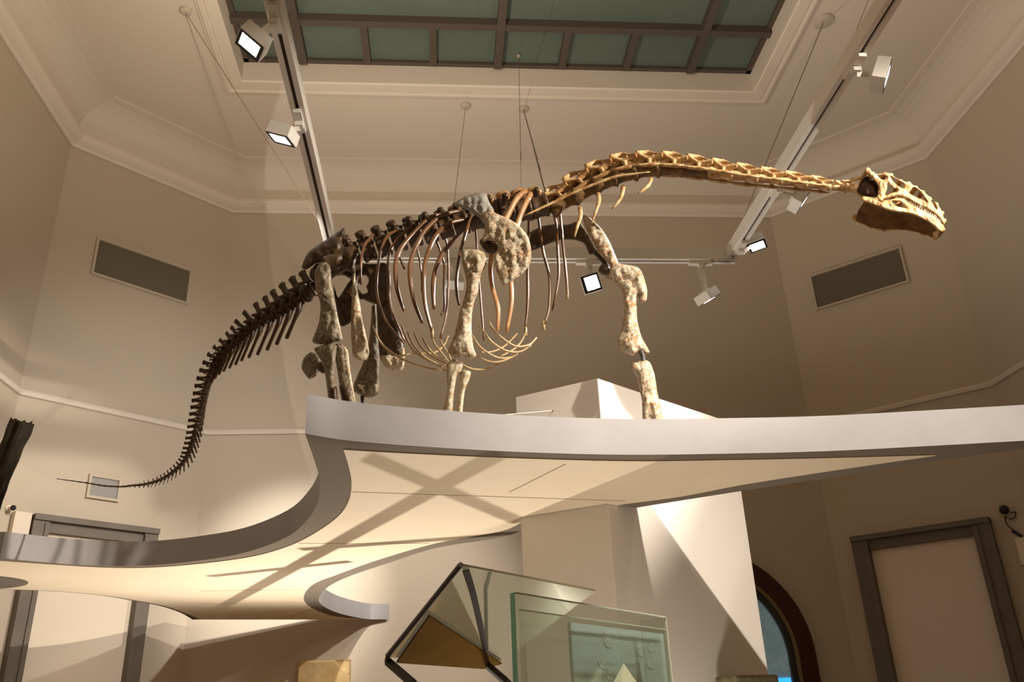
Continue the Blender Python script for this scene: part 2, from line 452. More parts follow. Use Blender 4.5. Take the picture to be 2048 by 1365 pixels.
def half_disc(r, y, zb, n=36, ztop=None):
    vs = [(ax-r, y, zb)]+[(ax+r*math.cos(math.pi*(1-i/n)), y, az+r*math.sin(math.pi*(1-i/n))) for i in range(n+1)]+[(ax+r, y, zb)]
    k = len(vs); vs += [(v[0], y+.012, v[2]) for v in vs]
    mb = MB(); mb.add(vs, [tuple(range(k)), tuple(range(2*k-1, k-1, -1))]+[(i, (i+1) % k, k+(i+1) % k, k+i) for i in range(k)])
    return mb
half_disc(1.12, YB-.04, .3).build('pane', M['bglass'], win2)
sb = MB(); sb.box(ax-1.1, ax+1.1, YB-.07, YB-.045, .9, .345+EYE)
sb.build('screen', M['screen'], win2)

# white angular display pillar that runs up through the platform
pc = Vector((1.076, 5.411)); pl = Vector((.535, 5.775)); pr = Vector((2.339, 6.41))
pb_ = pl+(pr-pc)
pil = MB(); pil.prism([tuple(pc), tuple(pr), tuple(pb_), tuple(pl)], .002, 2.118+EYE)
tag(pil.build('display_pillar', M['white'], bevel=.006), 'tall white angular pillar rising from the floor through the platform', 'pillar')

# ================================================================== CURVED PLATFORM
ZS, ZP = 1.25, 1.45
def poly(px, z): return [(p.x, p.y) for p in (PZ(x, y, z) for x, y in px)]
def crs(pts, k=4):
    q, _ = smooth([Vector((p[0], p[1], 0)) for p in pts], [0]*len(pts), k)
    return [(v.x, v.y) for v in q]
front = [(610, 868), (700, 882), (850, 894), (1050, 905), (1250, 910), (1450, 908), (1650, 903), (1850, 893), (2048, 882)]
back_r = [(2048, 898), (1881, 921), (1720, 947), (1482, 983), (1293, 1013), (1245, 1021)]
back_m = [(1043, 1062), (1000, 1076), (871, 1097), (777, 1127), (700, 1153), (657, 1174), (638, 1196), (644, 1211), (674, 1226), (726, 1238), (777, 1242)]
back_l = [(385, 1240), (360, 1226), (317, 1212), (263, 1202), (195, 1191), (97, 1183), (0, 1180)]
front_l = [(0, 1117), (97, 1126), (195, 1132), (292, 1132), (390, 1123), (486, 1107), (571, 1076), (614, 1041), (636, 1003), (640, 969), (638, 952), (627, 916), (610, 868)]
def limy(pts, m=11.96): return [(x*min(1, m/y), min(y, m)) for x, y in pts]
NP = Vector((.004, -.005))
tipx = [(3.35, 4.11)]
out = crs(poly(front, ZS))+tipx+crs(poly(back_r, ZS))+[tuple(pc+(pr-pc)*.12+NP)]+[tuple(pc+Vector((.003, -.008)))]+[tuple(pl+Vector((-.006, -.004)))]+crs(poly(back_m, ZS), 5)+crs(poly(back_l, ZS))+[(-4.95, 8.3), (-4.95, 6.95)]+crs(poly(front_l, ZS), 5)[:-1]
out = limy(out)
plt = MB(); plt.prism(out, ZS+EYE, ZP+EYE)
deck = tag(plt.build('curved_platform', M['deck']), 'large curved grey platform with a cream fabric underside carrying the skeleton', 'platform')
deck.data.materials.append(M['border'])
deck.data.polygons.foreach_set('use_smooth', [True]*len(deck.data.polygons))
deck.data.set_sharp_from_angle(angle=math.radians(25))
for f_ in deck.data.polygons:
    if abs(f_.normal.z) > .9 and f_.center.z < ZS+EYE+.05: f_.material_index = 1
fa = [(687, 898), (786, 904), (1000, 914), (1250, 921), (1450, 919), (1650, 915), (1872, 909)]
fb = [(1872, 910), (1660, 941), (1482, 969), (1363, 992), (1244, 1008), (1217, 1013)]
fm = [(1043, 1044), (1000, 1062), (871, 1086), (751, 1121), (674, 1149), (627, 1168), (608, 1191), (614, 1209), (640, 1224), (674, 1234), (730, 1239)]
fl_ = [(400, 1239), (375, 1228), (330, 1212), (263, 1199), (195, 1189), (97, 1181), (0, 1178)]
ff = [(0, 1121), (97, 1128), (195, 1134), (292, 1135), (400, 1127), (507, 1112), (584, 1089), (640, 1059), (679, 1029), (698, 999), (703, 964), (697, 930), (687, 898)]
fo = crs(poly(fa, ZS))+crs(poly(fb, ZS))+[tuple(pc+Vector((0, -.004)))]+[tuple(pl+Vector((-.004, -.004)))]+crs(poly(fm, ZS), 5)+crs(poly(fl_, ZS))+[(-4.94, 8.28), (-4.94, 6.98)]+crs(poly(ff, ZS), 5)[:-1]
fo = limy(fo, 11.95)
fbm = MB(); fbm.prism(fo, ZS-.006+EYE, ZS+.002+EYE)
fb_o = fbm.build('fabric_soffit', M['fabric'], deck)
tag(fb_o, 'cream fabric stretched across the underside')
def flatline(mb, p, q, w, z):
    p = Vector(p); q = Vector(q); d = (q-p).normalized(); n = Vector((-d.y, d.x, 0))*w/2
    mb.add([p-n, q-n, q+n, p+n, p-n+Vector((0, 0, .003)), q-n+Vector((0, 0, .003)), q+n+Vector((0, 0, .003)), p+n+Vector((0, 0, .003))], [(0, 3, 2, 1), (4, 5, 6, 7), (0, 1, 5, 4), (1, 2, 6, 5), (2, 3, 7, 6), (3, 0, 4, 7)])
for sx in ([(400, 1183), (606, 1180)], [(395, 1209), (612, 1206)], [(578, 1238), (626, 1217)], [(596, 1088), (860, 1088)], [(704, 985), (1250, 1003)], [(1130, 930), (1020, 985)]):
    sm = MB(); flatline(sm, PZ(*sx[0], ZS-.008), PZ(*sx[1], ZS-.008), .012, ZS); sm.build('seam', M['seam'], deck)
# round opening ringed in grey at the far left
hc = (PZ(57, 1162, ZS)); hr = MB(); n = 40
hx, hy = hc.x-.6, hc.y
def ell(a, b, z): return [(hx+a*math.cos(2*math.pi*i/n), hy+b*math.sin(2*math.pi*i/n), z+EYE) for i in range(n)]
yA = PZ(0, 1143, ZS).y; yBm = PZ(0, 1177, ZS).y; hb = (yBm-yA)/2*.98; hy = (yA+yBm)/2
vs = ell(.6, hb, ZS-.012)+ell(.6, hb, ZS-.004); hr.add(vs, [tuple(range(n)), tuple(range(2*n-1, n-1, -1))]+[(i, (i+1) % n, n+(i+1) % n, n+i) for i in range(n)])
hr.build('opening_ring', M['frame'], deck)
hr = MB(); vs = ell(.34, hb*.5, ZS-.016)+ell(.34, hb*.5, ZS-.0125); hr.add(vs, [tuple(range(n)), tuple(range(2*n-1, n-1, -1))]+[(i, (i+1) % n, n+(i+1) % n, n+i) for i in range(n)])
hr.build('opening', M['edge'], deck)

# thin wire barrier stakes on the platform edge
def stake_wire():
    t = empty('wire_barrier', PY(1100, 850, 4.6), 'thin pale wire with a little angled pin on the platform before the white pillar', 'wire')
    a = PY(980, 833, 4.62); b = PY(1106, 822, 4.62); c = PY(1095, 837, 4.62)
    zb = ZP+EYE
    m = MB(); m.tube([(a.x, a.y, a.z), b], .0035, 6); m.build('rod', M['lamp'], t)
    m = MB(); m.tube([b, c, (c.x-.03, c.y, zb)], .003, 6); m.ball(b, .007); m.build('pin', M['wire'], t)
    m = MB(); m.tube([a, (a.x, a.y, zb)], .003, 6); m.build('pin', M['lamp'], t)
stake_wire()

# ================================================================== TRACK LIGHTING
HT = 4.4
XTL, XTR, YTB = -1.11, 3.10, 7.80
def track(name, a, b, lab):
    a = Vector((a[0], a[1], HT+EYE)); b = Vector((b[0], b[1], HT+EYE)); d = (b-a).normalized(); n = Vector((-d.y, d.x, 0))
    t = empty(name, (a+b)/2, lab, 'lighting track', 'lighting tracks of the suspended frame')
    def rail(mb, w0, w1, z0, z1):
        mb.hexa([a+n*w0+Vector((0, 0, z0)), b+n*w0+Vector((0, 0, z0)), b+n*w1+Vector((0, 0, z0)), a+n*w1+Vector((0, 0, z0)), a+n*w0+Vector((0, 0, z1)), b+n*w0+Vector((0, 0, z1)), b+n*w1+Vector((0, 0, z1)), a+n*w1+Vector((0, 0, z1))])
    m = MB(); rail(m, -.055, -.014, -.01, .12); rail(m, .014, .055, -.01, .12); rail(m, -.014, .014, .03, .12)
    m.build('rail', M['track'], t)
    m = MB(); rail(m, -.014, .014, .012, .029); m.build('slot', M['slot'], t)
    return t
track('lighting_track', (XTL, -1.5), (XTL, YTB-.06), 'long white lighting track on the left running back to the hips of the skeleton')
track('lighting_track', (XTR, -1.5), (XTR, YTB-.06), 'long white lighting track on the right running back behind the neck of the skeleton')
track('lighting_track', (XTL-.055, YTB), (XTR+.055, YTB), 'white lighting track crossing behind the ribs and fore legs of the skeleton')

def lamp(px, rail, aim, roll, lab, power=0, angle=45):
    """square white track lamp; the head is centred where the photograph shows it"""
    if rail == 'L': hp = PPL(*px, (XTL-.12, 0, 0), Vector((1, 0, 0))); base = Vector((XTL, hp.y, HT+EYE))
    elif rail == 'R': hp = PPL(*px, (XTR+.18, 0, 0), Vector((1, 0, 0))); base = Vector((XTR, hp.y, HT+EYE))
    else: hp = PPL(*px, (0, YTB-.06, 0), Vector((0, 1, 0))); base = Vector((hp.x, YTB, HT+EYE))
    print(lab[:30], tuple(round(v, 2) for v in hp))
    t = empty('track_spotlight', base, lab, 'spotlight', 'white square spotlights on the tracks')
    m = MB(); dx, dy = ((.03, .13) if rail != 'B' else (.13, .03))
    m.box(base.x-dx, base.x+dx, base.y-dy, base.y+dy, base.z-.05, base.z-.011)
    m.box(base.x-.03, base.x+.03, base.y-.03, base.y+.03, base.z-.09, base.z-.05)
    m.build('adapter', M['lamp'], t)
    aim = Vector(aim).normalized()
    R_ = aim.to_track_quat('-Z', 'Y').to_matrix() @ Matrix.Rotation(roll, 3, 'Z')
    S, D = .098, .05
    def w(x, y, z): return hp+R_ @ Vector((x, y, z))
    m = MB()
    m.hexa([w(-S, -S, -D), w(S, -S, -D), w(S, S, -D), w(-S, S, -D), w(-S*.97, -S*.97, D), w(S*.97, -S*.97, D), w(S*.97, S*.97, D), w(-S*.97, S*.97, D)])
    m.hexa([w(-S*.5, -S*.5, D), w(S*.5, -S*.5, D), w(S*.5, S*.5, D), w(-S*.5, S*.5, D), w(-S*.45, -S*.45, D+.02), w(S*.45, -S*.45, D+.02), w(S*.45, S*.45, D+.02), w(-S*.45, S*.45, D+.02)])
    m.build('housing', M['lamp'], t, bevel=.005)
    m = MB()
    for x0, x1, y0, y1 in ((-.93, .93, -.93, -.70), (-.93, .93, .72, .93), (-.93, -.76, -.7, .72), (.60, .93, -.7, .72)):
        m.hexa([w(S*x0, S*y0, -D-.004), w(S*x1, S*y0, -D-.004), w(S*x1, S*y1, -D-.004), w(S*x0, S*y1, -D-.004), w(S*x0, S*y0, -D), w(S*x1, S*y0, -D), w(S*x1, S*y1, -D), w(S*x0, S*y1, -D)])
    m.build('rim', M['black'], t)
    m = MB(); m.hexa([w(-S*.76, -S*.70, -D-.002), w(S*.6, -S*.70, -D-.002), w(S*.6, S*.72, -D-.002), w(-S*.76, S*.72, -D-.002), w(-S*.76, -S*.7, -D), w(S*.6, -S*.7, -D), w(S*.6, S*.72, -D), w(-S*.76, S*.72, -D)])
    m.build('lens', M['led'], t)
    # flat yoke arm from the adapter down to the side of the housing
    m = MB(); top = base+Vector((0, 0, -.085)); side = hp+R_ @ Vector((0, 0, D*.6))
    mid = Vector(((top.x*.6+side.x*.4), (top.y*.6+side.y*.4), (top.z+side.z)/2))
    m.tube([top, side], [.04, .03], 4, flat=.3)
    m.build('yoke', M['lamp'], t)
    if power:
        l = bpy.data.lights.new('lamp_beam', 'SPOT'); l.energy = power; l.color = (1, .86, .70); l.spot_size = math.radians(angle); l.spot_blend = .5; l.shadow_soft_size = .05
        lo = bpy.data.objects.new('lamp_beam', l); COL.objects.link(lo); lo.parent = t
        lo.location = hp+aim*(D+.03)-base
        lo.rotation_euler = aim.to_track_quat('-Z', 'Y').to_euler()
    return t
lamp((508, 82), 'L', (-.5, -.08, -.85), .3, 'white square spotlight against the skylight, topmost on the left track', 60)
lamp((566, 268), 'L', (-.32, .22, -.92), .45, 'white square spotlight below the skylight, lower one on the left track', 60)
lamp((1760, 150), 'R', (.85, -.30, -.42), 0, 'white square spotlight high on the right track, beside the skylight corner', 60)
lamp((1598, 398), 'R', (.80, -.05, -.6), 0, 'white square spotlight just under the neck of the skeleton', 60)
lamp((1512, 484), 'R', (.08, -.12, -1), .45, 'white square spotlight near the far end of the right track', 60)
lamp((1182, 568), 'B', (-.12, -.95, -.35), -.25, 'glowing square spotlight facing the viewer between ribs and left fore leg', 25)
lamp((1414, 592), 'B', (.5, .2, -.84), .1, 'white square spotlight on the back track right of the fore leg', 60)
lamp((907, 562), 'B', (-.2, .75, -.5), 0, 'white spotlight facing away, seen between the ribs and right fore leg', 60)

def hanger(px, b, lab, r=.004, rose=.075, zc=ZCE):
    a = PZ(*px, zc)
    t = empty('suspension_cable', a, lab, 'cable', 'ceiling suspension cables')
    m = MB(); m.tube([a+Vector((0, 0, -.001)), a+Vector((0, 0, -.03)), a+Vector((0, 0, -.05))], [rose, rose, rose*.5], 20); m.build('ceiling_rose', M['rose'], t, smooth_=False)
    m = MB(); m.tube([a+Vector((0, 0, -.045)), b], r, 6); m.build('cable', M['wire'], t)
hanger((372, 20), (XTL, YTB-.12, HT+.12+EYE), 'thin slanting cable from the left ceiling rose to the left track', .0045)
hanger((1646, 40), (XTR, YTB-.12, HT+.12+EYE), 'slanting cable from the right ceiling rose to the right track', .0065, .13)
hanger((931, 210), (-.02+.1, YTB, HT+.12+EYE), 'thin cable dropping from the middle ceiling rose behind the shoulder blade', .004)

# ================================================================== SMALLER THINGS AROUND THE HALL
def log_trunk():
    a = PY(46, 846, 7.9); b = PY(-70, 1120, 7.9)
    b = a+(b-a)*((ZP+EYE+.004-a.z)/(b.z-a.z))
    n = 22; k = 26; vs = []; fs = []
    d = (b-a).normalized(); s = Vector((0, 1, 0)); s = (s-d*s.dot(d)).normalized(); q = d.cross(s)
    for j in range(k+1):
        c = a+(b-a)*(j/k)
        for i in range(n):
            an = 2*math.pi*i/n
            r = .092*(1+.18*math.sin(3*an+.4)+.10*math.sin(5*an+1.7*j/k*2)+.16*noise.noise(Vector((math.cos(an)*2, math.sin(an)*2, j*.35)))+.2*noise.noise(Vector((an*3, j*.12, 5))))
            e = (.07*noise.noise(Vector((math.cos(an)*3, math.sin(an)*3, 9)))) if j == 0 else 0
            p = c+(s*math.cos(an)+q*math.sin(an))*r+d*e
            if j == k: p.z = ZP+EYE+.003
            vs.append(p)
    for j in range(k):
        for i in range(n): fs.append((j*n+i, j*n+(i+1) % n, (j+1)*n+(i+1) % n, (j+1)*n+i))
    fs += [tuple(range(n-1, -1, -1)), tuple(k*n+i for i in range(n))]
    m = MB(); m.add(vs, fs)
    o = m.build('petrified_trunk', M['log'], origin=b)
    tag(o, 'dark leaning petrified tree trunk at the far left edge', 'tree trunk')
log_trunk()

# white box on the wall beside the left doorway, with a small camera above it
q = [WL.at(*p) for p in ((24, 1026), (59, 1030), (50, 1075), (14, 1072))]
m = MB(); WL.slab(m, q[0][0], q[1][0]-.005, q[2][1]-.45, (q[0][1]+q[1][1])/2, .004, .12)
o = m.build('wall_box', M['panel'], origin=WL.pt(q[0][0], q[2][1]-.45, 0), bevel=.008)
tag(o, 'pale square box on the wall left of the left doorway', 'box')
def wall_camera(W, px, lab, cables=None, r=.05, mats=('panel', 'black')):
    s, z = W.at(*px)
    t = empty('security_camera', W.pt(s, z, 0), lab, 'camera')
    m = MB(); m.tube([W.pt(s, z, .003), W.pt(s, z, .02)], r*1.1, 14); m.tube([W.pt(s, z, .02), W.pt(s+r*.3, z-r*.3, .09)], r*.5, 10); m.build('mount', M[mats[0]], t)
    m = MB(); m.ball(W.pt(s+r*.4, z-r*.5, .12), r*1.0, 14, 10); m.build('camera_head', M[mats[1]], t, smooth_=True)
    return t, s, z
wall_camera(WL, (17, 1017), 'small dark round camera on the left wall beside the trunk', r=.032)
t, s, z = wall_camera(WR, (2008, 1020), 'dark camera with hanging cables beside the right doorway', r=.055, mats=('frame', 'black'))
for pts in ([(2012, 1034), (2022, 1040), (2031, 1036), (2032, 1026), (2022, 1028)], [(2011, 1034), (2015, 1050), (2026, 1060), (2036, 1066)]):
    ps = []
    for i, p in enumerate(pts):
        a_ = WR.at(*p); ps.append(WR.pt(a_[0], a_[1], .045))
    m = MB(); m.tube(ps, .007, 6, res=4); m.build('cable', M['black'], t)
a_ = WR.at(2039, 1071); m = MB(); m.tube([WR.pt(a_[0]-.06, a_[1]+.06, .045), WR.pt(a_[0]+.03, a_[1]-.03, .045)], .018, 8); m.build('plug', M['black'], t)
q0 = WR.at(2030, 1078); q1 = WR.at(2060, 1130)
m = MB(); WR.slab(m, q0[0], q1[0]+.1, q1[1], q0[1], .003, .05)
tag(m.build('notice_panel', M['panel'], origin=WR.pt(q0[0], q1[1], 0), bevel=.004), 'pale panel on the wall at the right edge below the camera', 'panel')

# sandstone slab hung on the back wall
a = PY(597, 1323, YB-.09); b = PY(701, 1323, YB-.09); zb = a.z-1.0
def slab_plate(name, x0, x1, z0, z1, y0, y1, m, nx=36, nz=36):
    vs = []; fs = []
    for j in range(nz+1):
        for i in range(nx+1):
            x = x0+(x1-x0)*i/nx; z = z0+(z1-z0)*j/nz
            e = noise.fractal(Vector((x*2.2, z*2.2, 3)), 1.0, 2.0, 5)
            y = y0+.03*(1 if e > .12 else 0)+.01*e
            if i in (0, nx) or j in (0, nz): y = y0+.02
            vs.append((x, y, z))
    for j in range(nz):
        for i in range(nx): fs.append((j*(nx+1)+i, j*(nx+1)+i+1, (j+1)*(nx+1)+i+1, (j+1)*(nx+1)+i))
    bd = [i for i in range(nx+1)]+[(j)*(nx+1)+nx for j in range(1, nz+1)]+[nz*(nx+1)+i for i in range(nx-1, -1, -1)]+[j*(nx+1) for j in range(nz-1, 0, -1)]
    o = len(vs)
    for i in bd: vs.append((vs[i][0], y1, vs[i][2]))
    k = len(bd)
    fs += [(bd[i], bd[(i+1) % k], o+(i+1) % k, o+i) for i in range(k)]+[tuple(range(o, o+k))]
    mb = MB(); mb.add(vs, fs)
    return mb.build(name, m, origin=(x0, y1, z0))
tag(slab_plate('sandstone_slab', a.x, b.x, zb, a.z, YB-.13, YB-.004, M['slab']), 'yellow sandstone slab hung low on the back wall under the platform', 'stone slab')
a = PY(1345, 1358, 6.0); b = PY(1440, 1362, 6.6)
m = MB(); m.prism([(1.88, 5.75), (2.22, 5.9), (2.16, 6.1), (1.8, 5.95)], .003, a.z)
tag(m.build('stone_stele', M['moss'], bevel=.02), 'greenish stone whose top just shows beside the pillar at the bottom edge', 'stone')

# ---- upright glass case in the foreground
E0 = PY(1029, 1187, 2.5); z2 = E0.z-EYE
E1 = PZ(1331, 1236, z2); B0 = PZ(1037, 1217, z2); B1 = PZ(1329, 1264, z2)
print('case2', E0, E1, B0, B1)
du = (E1-E0).normalized(); dn = Vector((-du.y, du.x, 0)); L_ = (E1-E0).length; DP = max(.25, (B0-E0).dot(dn)); print('L', L_, 'depth', DP)
ct = empty('glass_case', (E0.x, E0.y, 0), 'upright clear glass case with teal edge in the foreground', 'display case')
z0 = 1.0
def vbox(mb, u0, u1, v0, v1, za, zb):
    c = [Vector((E0.x, E0.y, 0))+du*u+dn*v for u, v in ((u0, v0), (u1, v0), (u1, v1), (u0, v1))]
    mb.hexa([p+Vector((0, 0, za)) for p in c]+[p+Vector((0, 0, zb)) for p in c])
TH = .012
m = MB(); vbox(m, 0, L_, 0, TH, z0, E0.z); m.build('front_pane', M['clear'], ct)
VI = .11
pin = E0+dn*VI
I0 = PPL(1037, 1217, pin, dn); I1 = PPL(1329, 1264, pin, dn); zi = (I0.z+I1.z)/2; ui0 = (I0-E0).dot(du); ui1 = (I1-E0).dot(du)
print('inner', I0, I1, ui0, ui1)
m = MB(); vbox(m, ui0, ui1, VI-.006, VI, z0, zi); m.build('back_pane', M['clear'], ct)
m = MB(); vbox(m, L_-TH, L_, TH, VI-.008, z0, E0.z); m.build('side_pane', M['clear'], ct)
m = MB(); vbox(m, -.004, 0, -.001, TH+.001, z0, E0.z); tag(m.build('edge_strip', M['teal'], ct), 'teal polished glass edge')
for u0, u1, v0, v1, zz in ((0, L_, -.001, .001, E0.z), (ui0, ui1, VI-.004, VI-.002, zi)):
    m = MB(); vbox(m, u0, u1, v0-.002, v1+.002, zz-.001, zz+.003); m.build('top_edge', M['edgep'], ct)
m = MB(); vbox(m, L_-.002, L_+.003, -.002, .004, z0, E0.z); m.build('corner_edge', M['edgep'], ct)
m = MB(); vbox(m, -.05, max(L_, ui1)+.05, -.05, VI+.2, .002, z0); m.build('plinth', M['white'], ct, bevel=.006)
# pale blue panel with leaf reliefs inside
vp = VI+.03
pp = E0+dn*vp
bt = PPL(1141, 1246, pp, dn); bt2 = PPL(1327, 1268, pp, dn)
u0 = (bt-E0).dot(du); u1 = (bt2-E0).dot(du); zp = (bt.z+bt2.z)/2
ip = empty('leaf_panel', Vector((E0.x, E0.y, z0))+du*((u0+u1)/2)+dn*vp, 'pale blue panel with faint leaf shapes inside the upright glass case', 'panel')
m = MB(); vbox(m, u0, u1, vp, vp+.012, z0+.002, zp); m.build('board', M['info'], ip)
random.seed(3)
for i in range(9):
    cu = u0+.06+random.random()*(u1-u0-.12); cz = zp-.06-random.random()*.16
    m = MB()
    for k in range(5):
        an = -1.1+k*.55+random.random()*.2; ln = .035+.02*random.random()
        c0 = Vector((E0.x, E0.y, cz))+du*cu+dn*(vp-.001)
        tip = c0+du*(ln*math.sin(an))+Vector((0, 0, ln*math.cos(an)))
        mid = (c0+tip)/2; w_ = du*(math.cos(an)*.007)-Vector((0, 0, math.sin(an)*.007))
        b_ = dn*.002
        m.add([c0-b_, mid+w_-b_, tip-b_, mid-w_-b_, c0+b_, mid+w_+b_, tip+b_, mid-w_+b_], [(0, 1, 2, 3), (7, 6, 5, 4), (0, 4, 5, 1), (1, 5, 6, 2), (2, 6, 7, 3), (3, 7, 4, 0)])
    m.build('leaf', M['leaf'], ip)
# cream peaked solid standing in for a reflection in the glass
ap = PPL(1247, 1327, E0+dn*.062, dn)
cu = (ap-E0).dot(du); cv_ = (ap-E0).dot(dn); h_ = .12
m = MB(); c = [Vector((E0.x, E0.y, 0))+du*(cu+a)+dn*(cv_+b) for a, b in ((-.13, -.035), (.1, -.035), (.13, .035), (-.1, .035))]
top = Vector((E0.x, E0.y, ap.z))+du*cu+dn*cv_
m.add([Vector((p.x, p.y, z0+.003)) for p in c]+[Vector((p.x, p.y, ap.z-h_)) for p in c]+[top], [(0, 3, 2, 1), (0, 1, 5, 4), (1, 2, 6, 5), (2, 3, 7, 6), (3, 0, 4, 7), (4, 5, 8), (5, 6, 8), (6, 7, 8), (7, 4, 8)])
tag(m.build('peak_reflection', M['cream'], origin=(top.x, top.y, z0)), 'cream peak standing in for a reflection in the upright glass case', 'block')

# ---- tilted glass lid of the second case
A = PY(922, 1130, 3.25); B = PY(1190, 1181, 3.75); D = PY(775, 1313, 3.95)
nrm = (B-A).cross(D-A).normalized()
if nrm.z < 0: nrm = -nrm
def onl(px, off=0): return PPL(*px, A, nrm)+nrm*off
Cc = onl((1003, 1323))
ct = empty('tilted_glass_case', ((A+B+Cc+D)/4).xy.to_3d(), 'dark-edged glass case with a tilted reflecting lid, left of the upright case', 'display case')
def plate4(mb, pts, t):
    mb.hexa([p-nrm*t/2 for p in pts]+[p+nrm*t/2 for p in pts])
m = MB(); plate4(m, [A, B, Cc, D], .012); m.build('lid', M['mirror'], ct)
def strip(name, px, w, mt, off=-.01):
    ps = [onl(p, off) for p in px]
    mb = MB(); mb.tube(ps, w, 4, flat=.25, up=None, res=4 if len(ps) > 2 else 0)
    return mb.build(name, mt, ct)
def edge(a, b, r, mt, name):
    mb = MB(); mb.tube([a, b], r, 6); return mb.build(name, mt, ct)
edge(A, D, .011, M['edge'], 'dark_edge'); edge(A, B, .0035, M['tan'], 'lid_edge')
def band(pxs, w, mt, name):
    """flat strip lying on the underside of the lid"""
    ps, _ = smooth([onl(p, -.012) for p in pxs], [0]*len(pxs), 5); mb = MB(); L0 = []; L1 = []
    for i, p in enumerate(ps):
        d = (ps[min(i+1, len(ps)-1)]-ps[max(i-1, 0)]).normalized(); s = nrm.cross(d).normalized()*w/2
        L0.append(p-s); L1.append(p+s)
    k = len(ps); vs = L0+L1+[p-nrm*.006 for p in L0]+[p-nrm*.006 for p in L1]
    fs = []
    for i in range(k-1):
        fs += [(i, i+1, k+i+1, k+i), (2*k+i, 3*k+i, 3*k+i+1, 2*k+i+1), (i, 2*k+i, 2*k+i+1, i+1), (k+i, k+i+1, 3*k+i+1, 3*k+i)]
    fs += [(0, k, 3*k, 2*k), (k-1, 3*k-1, 4*k-1, 2*k-1)]
    mb.add(vs, fs); return mb.build(name, mt, ct)
band([(930, 1135), (944, 1180), (957, 1235), (969, 1290), (977, 1330)], .026, M['strip'], 'seam_strip')
m = MB(); plate4(m, [onl(p, -.016) for p in ((857, 1224), (1002, 1321), (966, 1331), (792, 1318))], .008)  # solid wedge in place of the floor's reflection
tag(m.build('reflection_wedge', M['floorref'], ct), 'brown wedge standing in for the floor reflected in the lid')
Dk = onl((773, 1322), 0); 
leg1 = [D+Vector((0, 0, .0)), Dk, PY(826, 1368, 3.75), PY(905, 1450, 3.6), PY(905, 1450, 3.6)-Vector((0, 0, .6))]
m = MB(); m.tube(leg1, .020, 4, flat=.5); m.build('lower_edge', M['edge'], ct)
Ck = onl((973, 1330), 0)
leg2 = [Ck, PY(1014, 1366, 3.9), PY(1085, 1440, 3.8), PY(1085, 1440, 3.8)-Vector((0, 0, .6))]
m = MB(); m.tube(leg2, .022, 4, flat=.4); m.build('lower_edge', M['strip'], ct)
m = MB(); zt_ = min(leg1[-1].z, leg2[-1].z)
m.prism([(leg1[-1].x-.08, 3.5), (leg1[-1].x+.1, 3.5), (leg2[-1].x+.06, 3.76), (leg2[-1].x+.02, 4.1), (leg1[-1].x-.12, 4.1)], .003, zt_+.01)
m.build('plinth', M['white'], ct, bevel=.006)

# unseen bars added below the view to cast crossing bands on the soffit
Lp = Vector((-.6, 8.2, -1.2))
def shadow_bar(q0, q1, zb, r):
    ps = []
    for q in (q0, q1):
        S_ = PZ(*q, ZS)-UPV; d = S_-Lp; ps.append(Lp+d*((zb-Lp.z)/d.z)+UPV)
    m = MB(); m.tube(ps, r, 4); m.build('shadow_caster', M['edge'], ct)
shadow_bar((400, 1238), (985, 912), -.15, .034)
shadow_bar((745, 915), (1040, 1042), -.25, .030)
shadow_bar((600, 1098), (1040, 1066), -.22, .026)
shadow_bar((420, 1152), (700, 1122), -.3, .022)

# ================================================================== THE SKELETON
YS = [(100, 6.9), (300, 6.3), (404, 5.9), (480, 5.6), (618, 5.25), (700, 5.15), (900, 5.05), (1100, 4.95), (1300, 4.75), (1500, 4.6), (1700, 4.5), (1900, 4.4)]
def ysp(px): return float(np.interp(px, [a for a, b in YS], [b for a, b in YS]))
def PB(px, py, w=0.0): return PY(px, py, ysp(px)-w)
LAT = Vector((0, -1, 0))
foot_z = ZP+EYE
c0 = PB(905, 470)
SK = empty('dinosaur_skeleton', (c0.x, c0.y, foot_z), 'mounted long-necked dinosaur skeleton of brown and ochre bones striding on the grey platform', 'dinosaur skeleton')

def vframe(i, pts):
    T = (pts[min(i+1, len(pts)-1)]-pts[max(i-1, 0)]).normalized()
    L = (LAT-T*LAT.dot(T)).normalized()
    U = L.cross(T)
    return T, U, L
def resample(px, steps):
    """px list of (x, y, halfwidth...) sampled at arc fractions"""
    P = np.array(px, float); d = np.hypot(*np.diff(P[:, :2], axis=0).T); s = np.concatenate([[0], np.cumsum(d)])
    v, _ = smooth([Vector((a[0], a[1], 0)) for a in px], [0]*len(px), 12)
    q = np.array([(a.x, a.y) for a in v]); dd = np.hypot(*np.diff(q, axis=0).T); ss = np.concatenate([[0], np.cumsum(dd)])
    ss *= s[-1]/ss[-1]
    return [(float(np.interp(t, ss, q[:, 0])), float(np.interp(t, ss, q[:, 1])))+tuple(float(np.interp(t, s, P[:, k])) for k in range(2, P.shape[1])) for t in steps(s[-1])]

